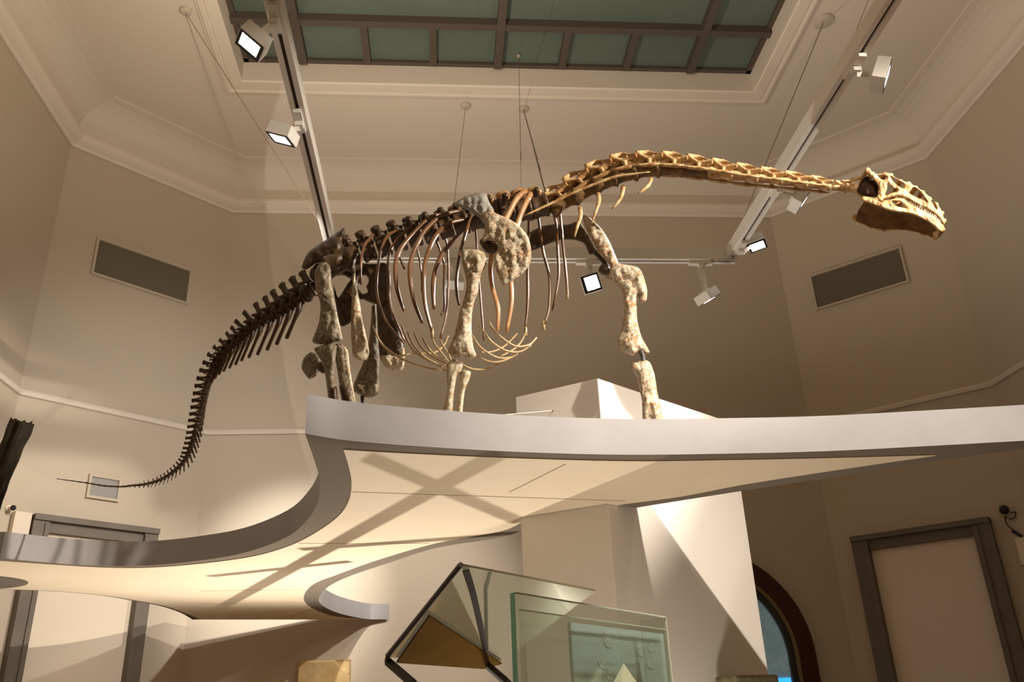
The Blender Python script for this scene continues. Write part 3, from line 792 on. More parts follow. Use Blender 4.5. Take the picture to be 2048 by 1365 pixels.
# ---- tail: (x, y, half width, spine length, chevron length, spacing)
tail_px = [(624, 582, 19, 33, 78, 24), (589, 603, 18, 35, 80, 23), (550, 628, 16, 33, 78, 22), (512, 649, 14, 28, 70, 20), (482, 675, 13, 22, 60, 17), (457, 697, 12, 18, 50, 15), (436, 722, 11, 17, 44, 14),
           (423, 747, 10, 16, 34, 14), (412, 777, 9.5, 14, 28, 14), (404, 811, 9, 13, 24, 14), (397, 841, 8, 12, 22, 13), (391, 866, 7, 11, 20, 12), (383, 892, 6.5, 9, 18, 11), (370, 921, 5.5, 8, 16, 10),
           (346, 945, 4.8, 7, 14, 9), (321, 960, 4, 6, 11, 8.5), (291, 969, 3.2, 4, 8, 9), (262, 972, 2.6, 1.5, 0, 10), (240, 974, 2.4, 0, 0, 12), (206, 972, 2.2, 0, 0, 12), (176, 967, 1.8, 0, 0, 14), (119, 959, 1.0, 0, 0, 16)]
def tail_steps(S):
    P = np.array(tail_px); d = np.hypot(*np.diff(P[:, :2], axis=0).T); s = np.concatenate([[0], np.cumsum(d)])
    o = []; t = 2.0
    while t < S: o.append(t); t += float(np.interp(t, s, P[:, 5]))
    return o
tv = resample(tail_px, tail_steps)
tp = [PB(v[0], v[1]) for v in tv]
print('caudals', len(tv))
for i, v in enumerate(tv):
    T, U, L = vframe(i, tp); c = tp[i]; k = mpp(c)
    if U.z+abs(U.x)*.0 < 0 and i < 8: U = -U
    if U.x > 0: U = -U          # dorsal side faces up and to the left along the tail
    r = v[2]*k; l = (tp[min(i+1, len(tp)-1)]-tp[max(i-1, 0)]).length/(2 if 0 < i < len(tp)-1 else 1)*(.48 if i < 36 else .52); hs = v[3]*k
    m = MB()
    m.tube([c-T*l, c-T*l*.86, c-T*l*.3, c+T*l*.3, c+T*l*.86, c+T*l], [r*.7, r*.92, r*.66, r*.66, r*.92, r*.7], 12)
    if hs > 1e-3:
        T2 = T if T.x < 0 else -T
        b = c+U*r*.55; tip = c+U*(r*.85+hs)+T2*hs*(.38 if i > 14 else .25)
        m.tube([b, b+(tip-b)*.35, b+(tip-b)*.75, tip, tip+(tip-b).normalized()*hs*.08], [r*.62, r*.44, r*.40, max(r*.52, hs*.17), max(r*.34, hs*.11)], 8, flat=.6, up=T)
        if i < 22:
            for s in (-1, 1):
                m.tube([c+L*s*r*.5+U*r*.3, c+L*s*r*1.35+U*r*.45-T2*r*.1, c+L*s*r*1.9+U*r*.3], [r*.4, r*.32, r*.15], 7)
                m.tube([c+L*s*r*.3+U*r*.8, c+L*s*r*.42+U*r*1.25+T2*l*1.0], [r*.28, r*.16], 6)
    m.build('caudal_vertebra', M['dark'], SK, smooth_=True, origin=c)
    if v[4] > 2 and i >= 1:
        b = c-U*r*.8; lp = v[4]*k
        if i < 14: dirv = (PB(v[0]-32, v[1]+74)-c).normalized()
        else:
            f = min(1, (i-14)/14); d1 = (PB(v[0]-32, v[1]+74)-c).normalized(); d2 = (-U+T*(.9 if T.x < 0 else -.9)).normalized(); dirv = (d1*(1-f)+d2*f).normalized()
        m = MB()
        bb = c-U*r*.6
        m.tube([bb+L*r*.35, bb+dirv*lp*.3+L*r*.05, bb+dirv*lp*.6, bb+dirv*lp*.95, bb+dirv*lp], [r*.36, r*.38, r*.33, r*.36, r*.28], 7, flat=.6)
        m.tube([bb-L*r*.35, bb+dirv*lp*.3-L*r*.05, bb+dirv*lp*.45], [r*.24, r*.26, r*.22], 7)
        m.build('chevron', M['dark'], SK, smooth_=True, origin=bb)

# ---- back: (x, y, centrum half height, spine length, spacing)
back_px = [(706, 512, 19, 38, 28), (760, 494, 20, 36, 28), (806, 479, 21, 36, 28), (850, 466, 21, 30, 29), (900, 452, 22, 28, 30), (950, 437, 22, 30, 32), (1000, 428, 21, 36, 34), (1050, 420, 21, 36, 36), (1098, 408, 20, 30, 38)]
bv = resample(back_px, lambda S: [S*i/12.6 for i in range(13)])
bp = [PB(v[0], v[1]) for v in bv]
for i, v in enumerate(bv):
    T, U, L = vframe(i, bp); c = bp[i]; k = mpp(c)
    if U.z < 0: U = -U
    r = v[2]*k; l = v[4]*k*.48; hs = v[3]*k
    m = MB()
    m.tube([c-T*l, c-T*l*.85, c, c+T*l*.85, c+T*l], [r*1.0, r*1.22, r*.98, r*1.22, r*1.0], 14)
    b = c+U*r*.6
    sp = MB() if i >= 7 else m
    sp.tube([b, b+U*hs*.45-T*hs*.08, b+U*(hs*.9)-T*hs*.16, b+U*(hs*1.05)-T*hs*.18], [l*.8, l*.74, l*.92, l*.75], 10, flat=.4, up=T)
    for s in (-1, 1):
        m.tube([c+U*r*.8+L*s*r*.2, c+U*r*1.05+L*s*r*1.1, c+U*r*1.1+L*s*r*1.6], [r*.5, r*.4, r*.3], 8)
        m.tube([c+U*r*.9+L*s*r*.3, c+U*r*1.2+L*s*r*.5+T*l*1.2], [r*.3, r*.2], 7)
        m.tube([c+U*r*.9+L*s*r*.3, c+U*r*1.35+L*s*r*.5-T*l*1.2], [r*.3, r*.2], 7)
        m.tube([c+U*r*1.05+L*s*r*1.3, c+U*(r*.6+hs*.9)-T*hs*.15], [r*.16, r*.16], 6)
    dv = m.build('dorsal_vertebra', M['dark'], SK, origin=c, remesh=.011)
    if sp is not m:
        sp.tube([c+U*r*.9+LAT*r*.3, c+U*r*1.1+LAT*r*1.3], [r*.5, r*.35], 9)
        sp.build('neural_spine', M['ribl'], dv, origin=c, remesh=.009)['label'] = 'orange brown neural spine'
# sacral block under the hips
m = MB()
for j in range(4):
    a = PB(640+j*17, 548-j*9); r = 20*mpp(a)
    m.ball(a, r, 10, 8, (1.1, .9, 1)); m.tube([a, a+Vector((0, 0, r*1.7))], [r*.6, r*.5], 8, flat=.5)
    for s in (-1, 1): m.tube([a, a+LAT*s*.10], [r*.6, r*.5], 8)
m.build('sacrum', M['dark'], SK, origin=a, remesh=.011)

# ---- neck: (x, y, half height, spacing)
neck_px = [(1112, 392, 22, 42), (1150, 368, 24, 44), (1190, 347, 25, 46), (1240, 331, 26, 48), (1290, 325, 25, 50), (1340, 326, 24, 52), (1400, 333, 23, 54), (1450, 341, 22, 54), (1500, 349, 21, 54), (1550, 355, 19, 52), (1600, 362, 17.5, 48), (1650, 369, 15, 44), (1704, 377, 11, 36)]
nv = resample(neck_px, lambda S: [S*(i/12.35) for i in range(13)])
npt = [PB(v[0], v[1]) for v in nv]
for i, v in enumerate(nv):
    T, U, L = vframe(i, npt); c = npt[i]; k = mpp(c)
    if U.z < 0: U = -U
    if T.x < 0: T = -T
    h = v[2]*k; l = 49*k*(1.0 if i < 11 else .85)
    m = MB()
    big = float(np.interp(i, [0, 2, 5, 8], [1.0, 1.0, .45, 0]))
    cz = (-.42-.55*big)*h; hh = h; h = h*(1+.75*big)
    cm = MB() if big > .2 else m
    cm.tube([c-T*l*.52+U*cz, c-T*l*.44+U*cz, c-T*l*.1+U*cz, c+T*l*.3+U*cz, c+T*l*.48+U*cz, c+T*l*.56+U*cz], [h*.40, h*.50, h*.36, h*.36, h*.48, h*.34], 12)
    h = hh
    m.tube([c-T*l*.42-U*h*.1, c+T*l*.05+U*h*.1, c+T*l*.38-U*h*.1], [h*.20, h*.34, h*.22], 10, flat=1.2)
    m.tube([c-T*l*.35+U*h*.0, c+T*l*.2+U*h*.05], [h*.24, h*.26], 10)      # arch roof
    sp = .30+.22*random.random()
    m.tube([c-T*l*.30+U*h*.72, c-T*l*.02+U*h*.98, c+T*l*.22+U*h*.78], [h*.18, h*.27, h*.18], 8, flat=.8)
    for s in (-1, 1):
        W_ = L*s
        pre = c+T*l*.62+U*h*.28+W_*h*.50; post = c-T*l*.45+U*h*.62+W_*h*.46; mid = c+T*l*.02+U*h*.05+W_*h*.30; top = c+T*l*.0+U*h*.92+W_*h*.10
        m.tube([mid, (mid+pre)/2+U*h*.03, pre], [h*.26, h*.20, h*.26], 8)
        m.tube([mid, (mid+post)/2, post], [h*.26, h*.20, h*.28], 8)
        m.tube([post, top-T*l*.12], [h*.22, h*.18], 7)
        m.tube([pre, c+T*l*.28+U*h*.66+W_*h*.26, top+T*l*.1], [h*.15, h*.11, h*.14], 7)
        dia = c+T*l*.12-U*h*.74+W_*h*.66
        m.tube([mid, c+T*l*.1-U*h*.3+W_*h*.55, dia], [h*.24, h*.18, h*.2], 7)
        m.tube([c+T*l*.2-U*h*.55+W_*h*.25, dia], [h*.12, h*.12], 7)
    cvt = m.build('cervical_vertebra', M['neck'], SK, origin=c, remesh=.0065)
    if cm is not m: cm.build('centrum', M['belly'], cvt, smooth_=True, origin=c)['label'] = 'vertebra underside with shade in its dark brown'
    for s in ((1, -1) if i < 12 else ()):
        W_ = L*s
        dia = c+T*l*.12-U*h*.74+W_*h*.66
        m = MB(); m.tube([dia+T*l*.45+U*h*.05, dia+T*l*.1, dia-T*l*.4-U*h*.05, dia-T*l*1.05+U*h*.02], [h*.06, h*.20, h*.16, h*.04], 7)
        m.build('cervical_rib', M['neck'], SK, smooth_=True, origin=dia)

# ---- free hanging ribs of the neck base
def bone(name, px, r, mt, ws=None, n=8, flat=1, res=4, lab=None):
    k0 = mpp(PB(px[0][0], px[0][1]))
    if ws is None: ws = [0]*len(px)
    pts = [PB(a[0], a[1], w) for a, w in zip(px, ws)]
    rr = [q*k0 for q in (r if hasattr(r, '__len__') else [r]*len(px))]
    m = MB(); m.tube(pts, rr, n, res=res, flat=flat)
    o = m.build(name, mt, SK, smooth_=True, origin=pts[0])
    if lab: o['label'] = lab
    return o
for px in ([(1196, 386), (1198, 402), (1191, 425), (1183, 447)], [(1160, 415), (1161, 432), (1154, 455), (1149, 474)], [(1247, 372), (1243, 392), (1234, 407), (1224, 418)], [(1303, 357), (1297, 371), (1287, 380), (1276, 388)]):
    bone('cervical_rib', px, [4.5, 4, 3, 1.5], M['neck'], [.06, .08, .1, .1], flat=.6)
bone('cervical_rib', [(1048, 432), (1100, 408), (1160, 380), (1226, 355), (1262, 349), (1300, 344)], [1.5, 2.8, 3, 3.2, 2.6, 1.2], M['neck'], [.20, .17, .15, .13, .12, .11], flat=.8, lab='long straight cervical rib')

# ---- plates: traced outline, real thickness, swelling towards the middle
def dist_poly(p, a, b):
    ab = b-a; t = np.clip(((p[:, None]-a)*ab).sum(-1)/np.maximum((ab*ab).sum(-1), 1e-9), 0, 1)
    q = a+t[..., None]*ab
    return np.hypot(*(p[:, None]-q).transpose(2, 0, 1)).min(1)
def inside(p, poly_):
    x, y = p[:, 0], p[:, 1]; r = np.zeros(len(p), bool); n = len(poly_)
    for i in range(n):
        x1, y1 = poly_[i]; x2, y2 = poly_[(i+1) % n]
        if y1 == y2: continue
        r ^= ((y1 > y) != (y2 > y)) & (x < (x2-x1)*(y-y1)/(y2-y1)+x1)
    return r
def closed(px, step):
    n = len(px); v = [Vector((*px[i], 0)) for i in range(n)]; o = []
    for i in range(n):
        a, b, c, d = v[i-1], v[i], v[(i+1) % n], v[(i+2) % n]
        k = max(2, int((c-b).length/step+.5))
        for j in range(k):
            t = j/k
            q = .5*((2*b)+(c-a)*t+(2*a-5*b+4*c-d)*t*t+(3*b-a-3*c+d)*t**3)
            lin = b+(c-b)*t; q = q*.65+lin*.35
            o.append((q.x, q.y))
    return np.array(o)
def plate(name, px, mt, w=0.0, thick=.05, R=20, step=4, holes=(), rough=.25, parent=None, build=True, lab=None, back=None, seed=0):
    """w: lateral offset in metres (number or function of px,py); thick: half thickness in metres"""
    ol = closed(px, step); hs = [closed(h, step) for h in holes]
    x0, y0 = ol.min(0); x1, y1 = ol.max(0)
    gx, gy = np.meshgrid(np.arange(x0, x1, step), np.arange(y0, y1, step*.866)); gx = gx+(np.arange(gx.shape[0]) % 2)[:, None]*step/2
    g = np.stack([gx.ravel(), gy.ravel()], 1)
    segs = [ol]+hs
    A_ = np.concatenate(segs); B_ = np.concatenate([np.roll(s, -1, 0) for s in segs])
    g = g[inside(g, ol)]
    for h in hs: g = g[~inside(g, h)]
    g = g[dist_poly(g, A_, B_) > step*.55]
    allp = np.concatenate([A_, g]); nb = len(A_)
    eds = []; o = 0
    for s in segs:
        eds += [(o+i, o+(i+1) % len(s)) for i in range(len(s))]; o += len(s)
    vs, _, fs, ov, _, _ = geometry.delaunay_2d_cdt([Vector(p) for p in allp], eds, [], 0, 1e-4)
    V = np.array([(v.x, v.y) for v in vs])
    cen = np.array([V[list(f)].mean(0) for f in fs]); ok = inside(cen, ol)
    for h in hs: ok &= ~inside(cen, h)
    fs = [f for f, q in zip(fs, ok) if q]
    isb = np.array([any(j < nb for j in o_) for o_ in ov])
    d = dist_poly(V, A_, B_); d[isb] = 0
    dd = np.minimum(d, R); h = thick*np.sqrt(np.maximum(dd*(2*R-dd), 0))/R
    front = []; bk = []
    for i, (x, y) in enumerate(V):
        w_ = w(x, y) if callable(w) else w
        nz = 1+rough*1.5*noise.fractal(Vector((x*.09, y*.045, seed+1.5)), .8, 2.1, 6)
        nz2 = 1+rough*noise.fractal(Vector((x*.07, y*.07, seed+9.5)), 1.0, 2.0, 4)
        front.append(PB(x, y, w_+h[i]*nz))
        bk.append(None if isb[i] else PB(x, y, w_-h[i]*nz2))
    idx = []; vv = list(front)
    for i, b in enumerate(bk):
        if b is None: idx.append(i)
        else: idx.append(len(vv)); vv.append(b)
    ff = [tuple(f) for f in fs]+[tuple(idx[j] for j in reversed(f)) for f in fs]
    m = MB(); m.add(vv, ff)
    if not build: return m
    o = m.build(name, mt, parent or SK, smooth_=True, origin=vv[0] if parent is None else None)
    if lab: o['label'] = lab
    return o
def cr(px, sc, ox, oy): return [(x/sc+ox, y/sc+oy) for x, y in px]
C2 = lambda px: cr(px, 2.967, 560, 380)
C3 = lambda px: cr(px, 2.844, 820, 360)
C4 = lambda px: cr(px, 2.787, 1000, 370)

# shoulder blades
plate('scapula', C3([(400, 205), (455, 165), (490, 190), (560, 220), (622, 262), (670, 322), (690, 400), (682, 480), (640, 532), (582, 575), (530, 600), (508, 565), (470, 450), (500, 392), (488, 352), (440, 345), (408, 350), (428, 262)]), M['limb'], lambda x, y: .27+.04*(y-430)/100, .028, 12, rough=.5, lab='broad mottled lower end of the right shoulder blade')
plate('scapular_blade', C3([(238, 142), (290, 108), (335, 88), (385, 76), (430, 74), (452, 130), (478, 178), (440, 240), (425, 262), (398, 222), (345, 178), (285, 156)]), M['grey'], lambda x, y: .24+.0*(y-430), .022, 9, rough=.5, lab='narrow grey upper blade of the right shoulder')
bone('glenoid', C3([(415, 350), (440, 370), (470, 395), (500, 375)]), [8, 12, 12, 6], M['dark'], [.20, .22, .22, .22])
plate('scapular_blade', C4([(165, 268), (230, 232), (300, 220), (380, 222), (440, 200), (470, 240), (510, 300), (545, 375), (500, 388), (470, 330), (420, 308), (340, 306), (270, 330), (180, 366), (150, 330)]), M['dark'], -.30, .025, 8, lab='dark far shoulder blade running behind the ribs')
plate('scapula', C4([(464, 172), (480, 168), (515, 192), (570, 250), (612, 320), (648, 405), (660, 440), (622, 458), (590, 420), (545, 375), (505, 300), (472, 240)]), M['limb'], lambda x, y: -.22+.04*(y-430)/100, .03, 14, rough=.5, lab='mottled left shoulder blade beyond the neck base')
bone('support_rod', C4([(535, 375), (575, 420), (600, 462)]), [7, 6, 7], M['steel'], [-.24]*3)
bone('glenoid', C4([(565, 462), (588, 478), (603, 492)]), [10, 12, 8], M['dark'], [-.22]*3)

# fore legs
plate('humerus', C3([(288, 405), (335, 394), (390, 397), (425, 420), (437, 470), (412, 530), (392, 580), (388, 640), (366, 690), (352, 760), (350, 850), (360, 950), (376, 1000), (350, 1022), (300, 1006), (262, 1014), (225, 992), (214, 970), (245, 900), (265, 830), (282, 750), (312, 660), (322, 580), (302, 500)]), M['limb'], .30, .045, 18, rough=.35, lab='tall mottled right humerus')
plate('radius', C3([(210, 1046), (245, 1020), (300, 1040), (292, 1085), (268, 1110), (252, 1200), (244, 1290), (246, 1400), (250, 1500), (180, 1500), (186, 1400), (192, 1300), (212, 1200), (206, 1100)]), M['limb'], .28, .026, 10, rough=.3)
plate('ulna', C3([(284, 1092), (318, 1082), (346, 1096), (336, 1140), (312, 1200), (300, 1300), (296, 1400), (300, 1500), (250, 1500), (262, 1400), (268, 1310), (276, 1230), (284, 1150)]), M['limb'], .24, .026, 10, rough=.3)
plate('humerus', C4([(612, 462), (645, 436), (690, 444), (770, 460), (800, 510), (820, 585), (817, 640), (796, 660), (776, 648), (772, 610), (762, 680), (766, 760), (790, 850), (834, 932), (800, 946), (768, 936), (748, 952), (690, 932), (654, 870), (682, 790), (692, 700), (680, 600), (640, 550), (584, 516), (606, 500)]), M['limb'], -.18, .05, 20, rough=.35, lab='mottled left humerus stepping forward')
plate('radius', C4([(732, 1000), (765, 990), (800, 976), (836, 990), (862, 1060), (878, 1160), (898, 1250), (912, 1320), (930, 1420), (940, 1500), (810, 1500), (800, 1400), (794, 1310), (790, 1200), (762, 1080)]), M['limb'], -.16, .045, 18, rough=.4, lab='mottled left lower fore leg')
bone('ulna', C4([(745, 1010), (790, 1050), (800, 1130), (810, 1220), (845, 1290)]), [9, 6, 4, 3.5, 7], M['limb'], [-.135]*5)
bone('support_rod', C4([(785, 925), (797, 960), (800, 1000)]), [6, 5, 5], M['steel'], [-.16]*3)

# hips and hind legs
plate('ilium', C2([(128, 462), (150, 400), (180, 360), (250, 312), (322, 262), (376, 224), (386, 250), (368, 300), (382, 340), (440, 330), (456, 380), (448, 440), (430, 490), (380, 470), (330, 410), (280, 412), (220, 432), (160, 472)]), M['dark'], .14, .03, 12, rough=.5, lab='dark right ilium of the hips')
plate('ilium', [(x+14, y+26) for x, y in C2([(150, 420), (180, 360), (250, 312), (322, 262), (370, 300), (382, 340), (440, 330), (450, 420), (430, 480), (330, 430), (220, 450)])], M['dark'], -.16, .03, 12, rough=.5)
plate('ischium', C2([(318, 560), (345, 640), (400, 560), (440, 520), (452, 640), (440, 740), (415, 790), (370, 812), (345, 786), (330, 680)]), M['dark'], .03, .03, 12, rough=.5)
plate('pelvic_web', C2([(425, 420), (480, 436), (560, 440), (640, 440), (660, 520), (650, 640), (590, 680), (540, 672), (490, 650), (440, 640)]), M['dark'], -.03, .022, 8, rough=.4, holes=[C2([(462, 545), (480, 512), (512, 510), (528, 540), (512, 575), (522, 606), (490, 618), (458, 575)])])
plate('pubis', C2([(432, 412), (446, 440), (448, 540), (470, 650), (490, 770), (520, 900), (530, 970), (512, 1010), (470, 1012), (432, 985), (424, 900), (420, 780), (428, 600)]), M['limb'], .10, .035, 9, rough=.3, lab='pale right pubis hanging beside the hind leg')
plate('pubis', C2([(590, 440), (640, 452), (652, 560), (664, 680), (690, 780), (730, 900), (738, 990), (728, 1062), (690, 1074), (630, 1052), (592, 990), (580, 850), (572, 650)]), M['dark'], -.06, .04, 14, rough=.4, lab='dark left pubis with a pale cut end')
plate('pubis', C2([(590, 985), (640, 960), (690, 965), (736, 930), (741, 1000), (731, 1064), (690, 1078), (628, 1056)]), M['limb'], -.055, .043, 14, rough=.4, lab='pale cut end of the left pubis')
plate('femur', C2([(204, 500), (222, 450), (262, 424), (300, 460), (306, 560), (330, 680), (352, 800), (368, 890), (330, 902), (250, 918), (204, 912), (192, 890), (230, 790), (240, 680), (212, 590)]), M['hind'], .22, .045, 20, rough=.35, lab='grey brown right femur')
bone('femoral_head', C2([(255, 440), (300, 430), (350, 425), (372, 440)]), [14, 16, 17, 10], M['dark'], [.19, .16, .14, .13])
plate('tibia', C2([(320, 925), (352, 914), (386, 935), (396, 1020), (415, 1110), (432, 1190), (446, 1290), (455, 1390), (462, 1440), (400, 1440), (395, 1360), (372, 1250), (352, 1150), (335, 1040)]), M['hind'], .20, .03, 10, rough=.3, lab='right tibia with a pale front edge')
plate('fibula', C2([(203, 946), (240, 926), (300, 908), (338, 930), (330, 1010), (326, 1090), (332, 1170), (346, 1270), (352, 1380), (356, 1440), (310, 1440), (304, 1360), (286, 1240), (274, 1140), (256, 1040)]), M['hind'], .23, .03, 10, rough=.3)
plate('tibia', C2([(128, 1060), (140, 1000), (185, 962), (232, 985), (242, 1040), (214, 1105), (170, 1122)]), M['hind'], -.10, .04, 14, rough=.3, lab='rounded end of a leg bone left of the right knee')
bone('femoral_head', C2([(235, 1040), (255, 1062), (275, 1070)]), [9, 9, 8], M['dark'], [-.05]*3)
plate('femur', C2([(545, 690), (570, 680), (580, 760), (582, 850), (590, 1000), (586, 1190), (578, 1216), (530, 1236), (470, 1216), (436, 1196), (434, 1165), (460, 1100), (492, 1030), (526, 900), (540, 780)]), M['hind'], -.14, .045, 18, rough=.35, lab='flared left femur ending above a steel post')
pz = PB(724, 800, -.14)
bone('support_rod', C2([(488, 1225), (492, 1270), (494, 1340), (494, 1440)]), [4, 4, 4, 4], M['steel'], [-.14]*4)

# rim light painted as pale edges, and dark brackets at the shins
bone('rim_light_edge', C2([(272, 572), (290, 600), (302, 660), (322, 730), (345, 820), (362, 890)]), [2, 4, 5, 5, 4, 3], M['limb'], [.225]*6, lab='pale painted rim light on the right femur')
bone('rim_light_edge', C2([(362, 925), (388, 960), (398, 1040), (412, 1120), (430, 1210), (440, 1268)]), [3, 5, 5, 4, 3.5, 3], M['limb'], [.205]*6, lab='pale painted rim light on the right tibia')
plate('shin_bracket', C2([(284, 1168), (335, 1166), (344, 1250), (352, 1330), (356, 1440), (308, 1440), (298, 1330), (288, 1240)]), M['dark'], .232, .034, 10, rough=.2, lab='dark lower end of the fibula')
plate('shin_bracket', C2([(352, 1160), (408, 1158), (422, 1210), (436, 1290), (448, 1400), (452, 1440), (392, 1440), (384, 1340), (364, 1240)]), M['dark'], .202, .034, 10, rough=.2, lab='dark lower end of the tibia')

# feet: short toes under every leg, standing on the platform
def foot(px, w, pts):
    top = PB(px[0], px[1], w)
    c = Vector((top.x, top.y, foot_z))
    m = MB()
    for j in range(4):
        a = -.75+.5*j; d = Vector((math.cos(a), -math.sin(a)*.8, 0))
        s = top+Vector((d.x*.02, d.y*.03, 0))
        m.tube([s+Vector((0, 0, .02)), s+d*.05+Vector((0, 0, (foot_z-top.z)*.6)), Vector((s.x+d.x*.10, s.y+d.y*.10, foot_z+.026)), Vector((s.x+d.x*.17, s.y+d.y*.17, foot_z+.018))], [.024, .02, .024, .012], 8)
    m.build('foot', M['limb'], SK, smooth_=True, origin=c)
foot((895, 886), .26, 4); foot((1318, 906), -.16, 4); foot((697, 862), .21, 4); foot((727, 862), -.14, 4)

# ---- ribs
near = [
    ([(750, 466), (730, 490), (722, 525), (722, 570)], [.08, .16, .2, .2]),
    ([(796, 461), (776, 471), (762, 501), (755, 542), (754, 589), (769, 636), (789, 666), (809, 688)], [.06, .14, .2, .26, .28, .28, .25, .22]),
    ([(832, 446), (803, 471), (782, 498), (776, 532), (777, 575), (782, 616), (796, 653), (811, 685)], [.06, .16, .24, .28, .30, .30, .27, .23]),
    ([(899, 426), (863, 434), (833, 461), (803, 495), (792, 522), (791, 552), (796, 586), (808, 623)], [.06, .14, .22, .28, .31, .32, .31, .28]),
    ([(924, 420), (884, 431), (850, 461), (830, 498), (820, 532), (821, 569), (830, 609), (845, 647)], [.06, .16, .25, .30, .33, .34, .33, .3]),
    ([(941, 437), (897, 447), (870, 474), (853, 515), (847, 555), (850, 609), (865, 667)], [.04, .14, .24, .31, .34, .35, .3]),
    ([(951, 434), (917, 471), (887, 505), (870, 542), (866, 580), (868, 619)], [.04, .10, .2, .26, .3, .3]),
    ([(945, 428), (932, 465), (920, 508), (913, 557), (914, 588), (918, 611)], [.06, .16, .24, .28, .29, .28]),
    ([(1052, 381), (1033, 398), (1016, 430), (995, 470), (982, 515), (983, 567), (996, 617), (995, 663)], [.14, .20, .22, .22, .22, .22, .22, .2]),
    ([(1062, 387), (1050, 410), (1035, 448), (1022, 500), (1022, 560), (1023, 606), (1013, 665)], [.16, .20, .22, .22, .2, .2, .18]),
]
far = [
    ([(1076, 432), (1080, 460), (1087, 508), (1099, 557), (1098, 617), (1089, 650)], [-.02, -.10, -.18, -.2, -.2, -.18]),
    ([(1106, 420), (1112, 450), (1115, 494), (1117, 557), (1105, 620)], [-.02, -.12, -.2, -.24, -.22]),
    ([(1118, 410), (1121, 440), (1126, 490), (1133, 560), (1135, 591)], [-.02, -.1, -.14, -.18, -.18]),
    ([(1058, 430), (1057, 470), (1055, 539), (1055, 606), (1050, 662)], [-.02, -.12, -.2, -.22, -.2]),
    ([(950, 440), (954, 500), (959, 571), (964, 634), (968, 680)], [-.04, -.14, -.22, -.24, -.22]),
    ([(880, 452), (894, 490), (897, 571), (892, 634), (881, 677)], [-.04, -.14, -.24, -.26, -.24]),
    ([(868, 470), (887, 522), (888, 569), (889, 616), (882, 631)], [-.04, -.16, -.25, -.27, -.26]),
    ([(828, 478), (836, 505), (843, 545), (844, 583)], [-.04, -.14, -.2, -.22]),
    ([(792, 490), (798, 511), (809, 539)], [-.04, -.1, -.14]),
]
for i, (p, w) in enumerate(near):
    r = [3.8]+[4.4]*(len(p)-2)+[3.0]
    if i >= 8: r = [6, 6, 6]+[5.0]*(len(p)-4)+[3.6]
    if i in (0, 1, 2): r = [3.0]+[3.2]*(len(p)-2)+[2.0]
    bone('rib', p, r, M['ribl'] if i >= 8 else M['rib'], w, flat=.6)
for i, (p, w) in enumerate(far):
    bone('rib', p, [4.4]+[5.0 if i < 4 else 3.4]*(len(p)-2)+[3.2], M['rib'], w, flat=.6)
for p, w in (((1087, 643), -.18), ((1134, 580), -.18), ((864, 658), .3), ((1051, 655), -.2)):
    bone('rib_tip', [p, (p[0]+.5, p[1]+17)], [2.9, 3.5], M['gastral'], [w, w], res=0, lab='pale restored end of a rib')

# ---- belly ribs
gas = [
    ([(978, 644), (986, 658), (1003, 676), (1031, 693), (1058, 690), (1073, 676)], [.16, .16, .14, .08, .0, -.08]),
    ([(956, 650), (970, 668), (985, 686), (1012, 702), (1040, 704), (1062, 690)], [.17, .17, .15, .1, .03, -.03]),
    ([(944, 670), (956, 690), (972, 704), (996, 716), (1022, 715), (1052, 698)], [.18, .17, .15, .1, .04, -.02]),
    ([(950, 706), (968, 720), (990, 725), (1012, 720), (1036, 708)], [.14, .12, .1, .06, .02]),
    ([(914, 722), (936, 736), (962, 740), (985, 734), (1008, 722)], [.14, .12, .08, .05, .02]),
    ([(745, 652), (765, 690), (800, 716), (840, 732), (880, 741), (910, 742)], [.16, .15, .12, .1, .08, .06]),
    ([(803, 650), (812, 676), (830, 704), (862, 724), (893, 738)], [.18, .17, .15, .12, .08]),
    ([(815, 664), (826, 690), (846, 712), (872, 727), (893, 733)], [.18, .17, .15, .12, .08]),
    ([(828, 665), (838, 688), (856, 708), (880, 722), (896, 728)], [.19, .18, .15, .12, .09]),
    ([(845, 676), (855, 694), (870, 710), (890, 722)], [.18, .17, .15, .12]),
    ([(863, 676), (872, 692), (884, 708), (897, 724)], [.18, .17, .15, .12]),
    ([(880, 680), (888, 696), (897, 708), (902, 722)], [.16, .15, .13, .12]),
    ([(896, 672), (888, 690), (868, 706), (830, 708), (800, 712)], [-.16, -.15, -.1, -.05, 0]),
    ([(960, 705), (985, 704), (1010, 692), (1034, 668)], [.02, -.04, -.1, -.16]),
    ([(1052, 664), (1042, 684), (1026, 700), (1000, 714)], [-.2, -.16, -.1, -.04]),
]
for p, w in gas:
    bone('gastral_rib', p, [1.6]+[2.2]*(len(p)-2)+[1.8], M['gastral'], w, n=6)

# hangers of the skeleton
a = PB(1092, 386)
hanger((1047, 216), a, 'thicker dark support rod slanting from the ceiling to the shoulders', .009, .075)
hanger((1037, 110), PB(1043, 384), 'thin straight cable from the skylight down to the back of the skeleton', .0035, .02, ZGL-.0)
b = PZ(1686, 122, HT+.12)
a = PZ(1734, 0, HT+2.0)
hanger((1738, -12), Vector((XTR, PPL(1686, 122, (XTR, 0, 0), Vector((1, 0, 0))).y, HT+.1215+EYE)), 'short cable above the upper spotlight of the right track', .004, .05)

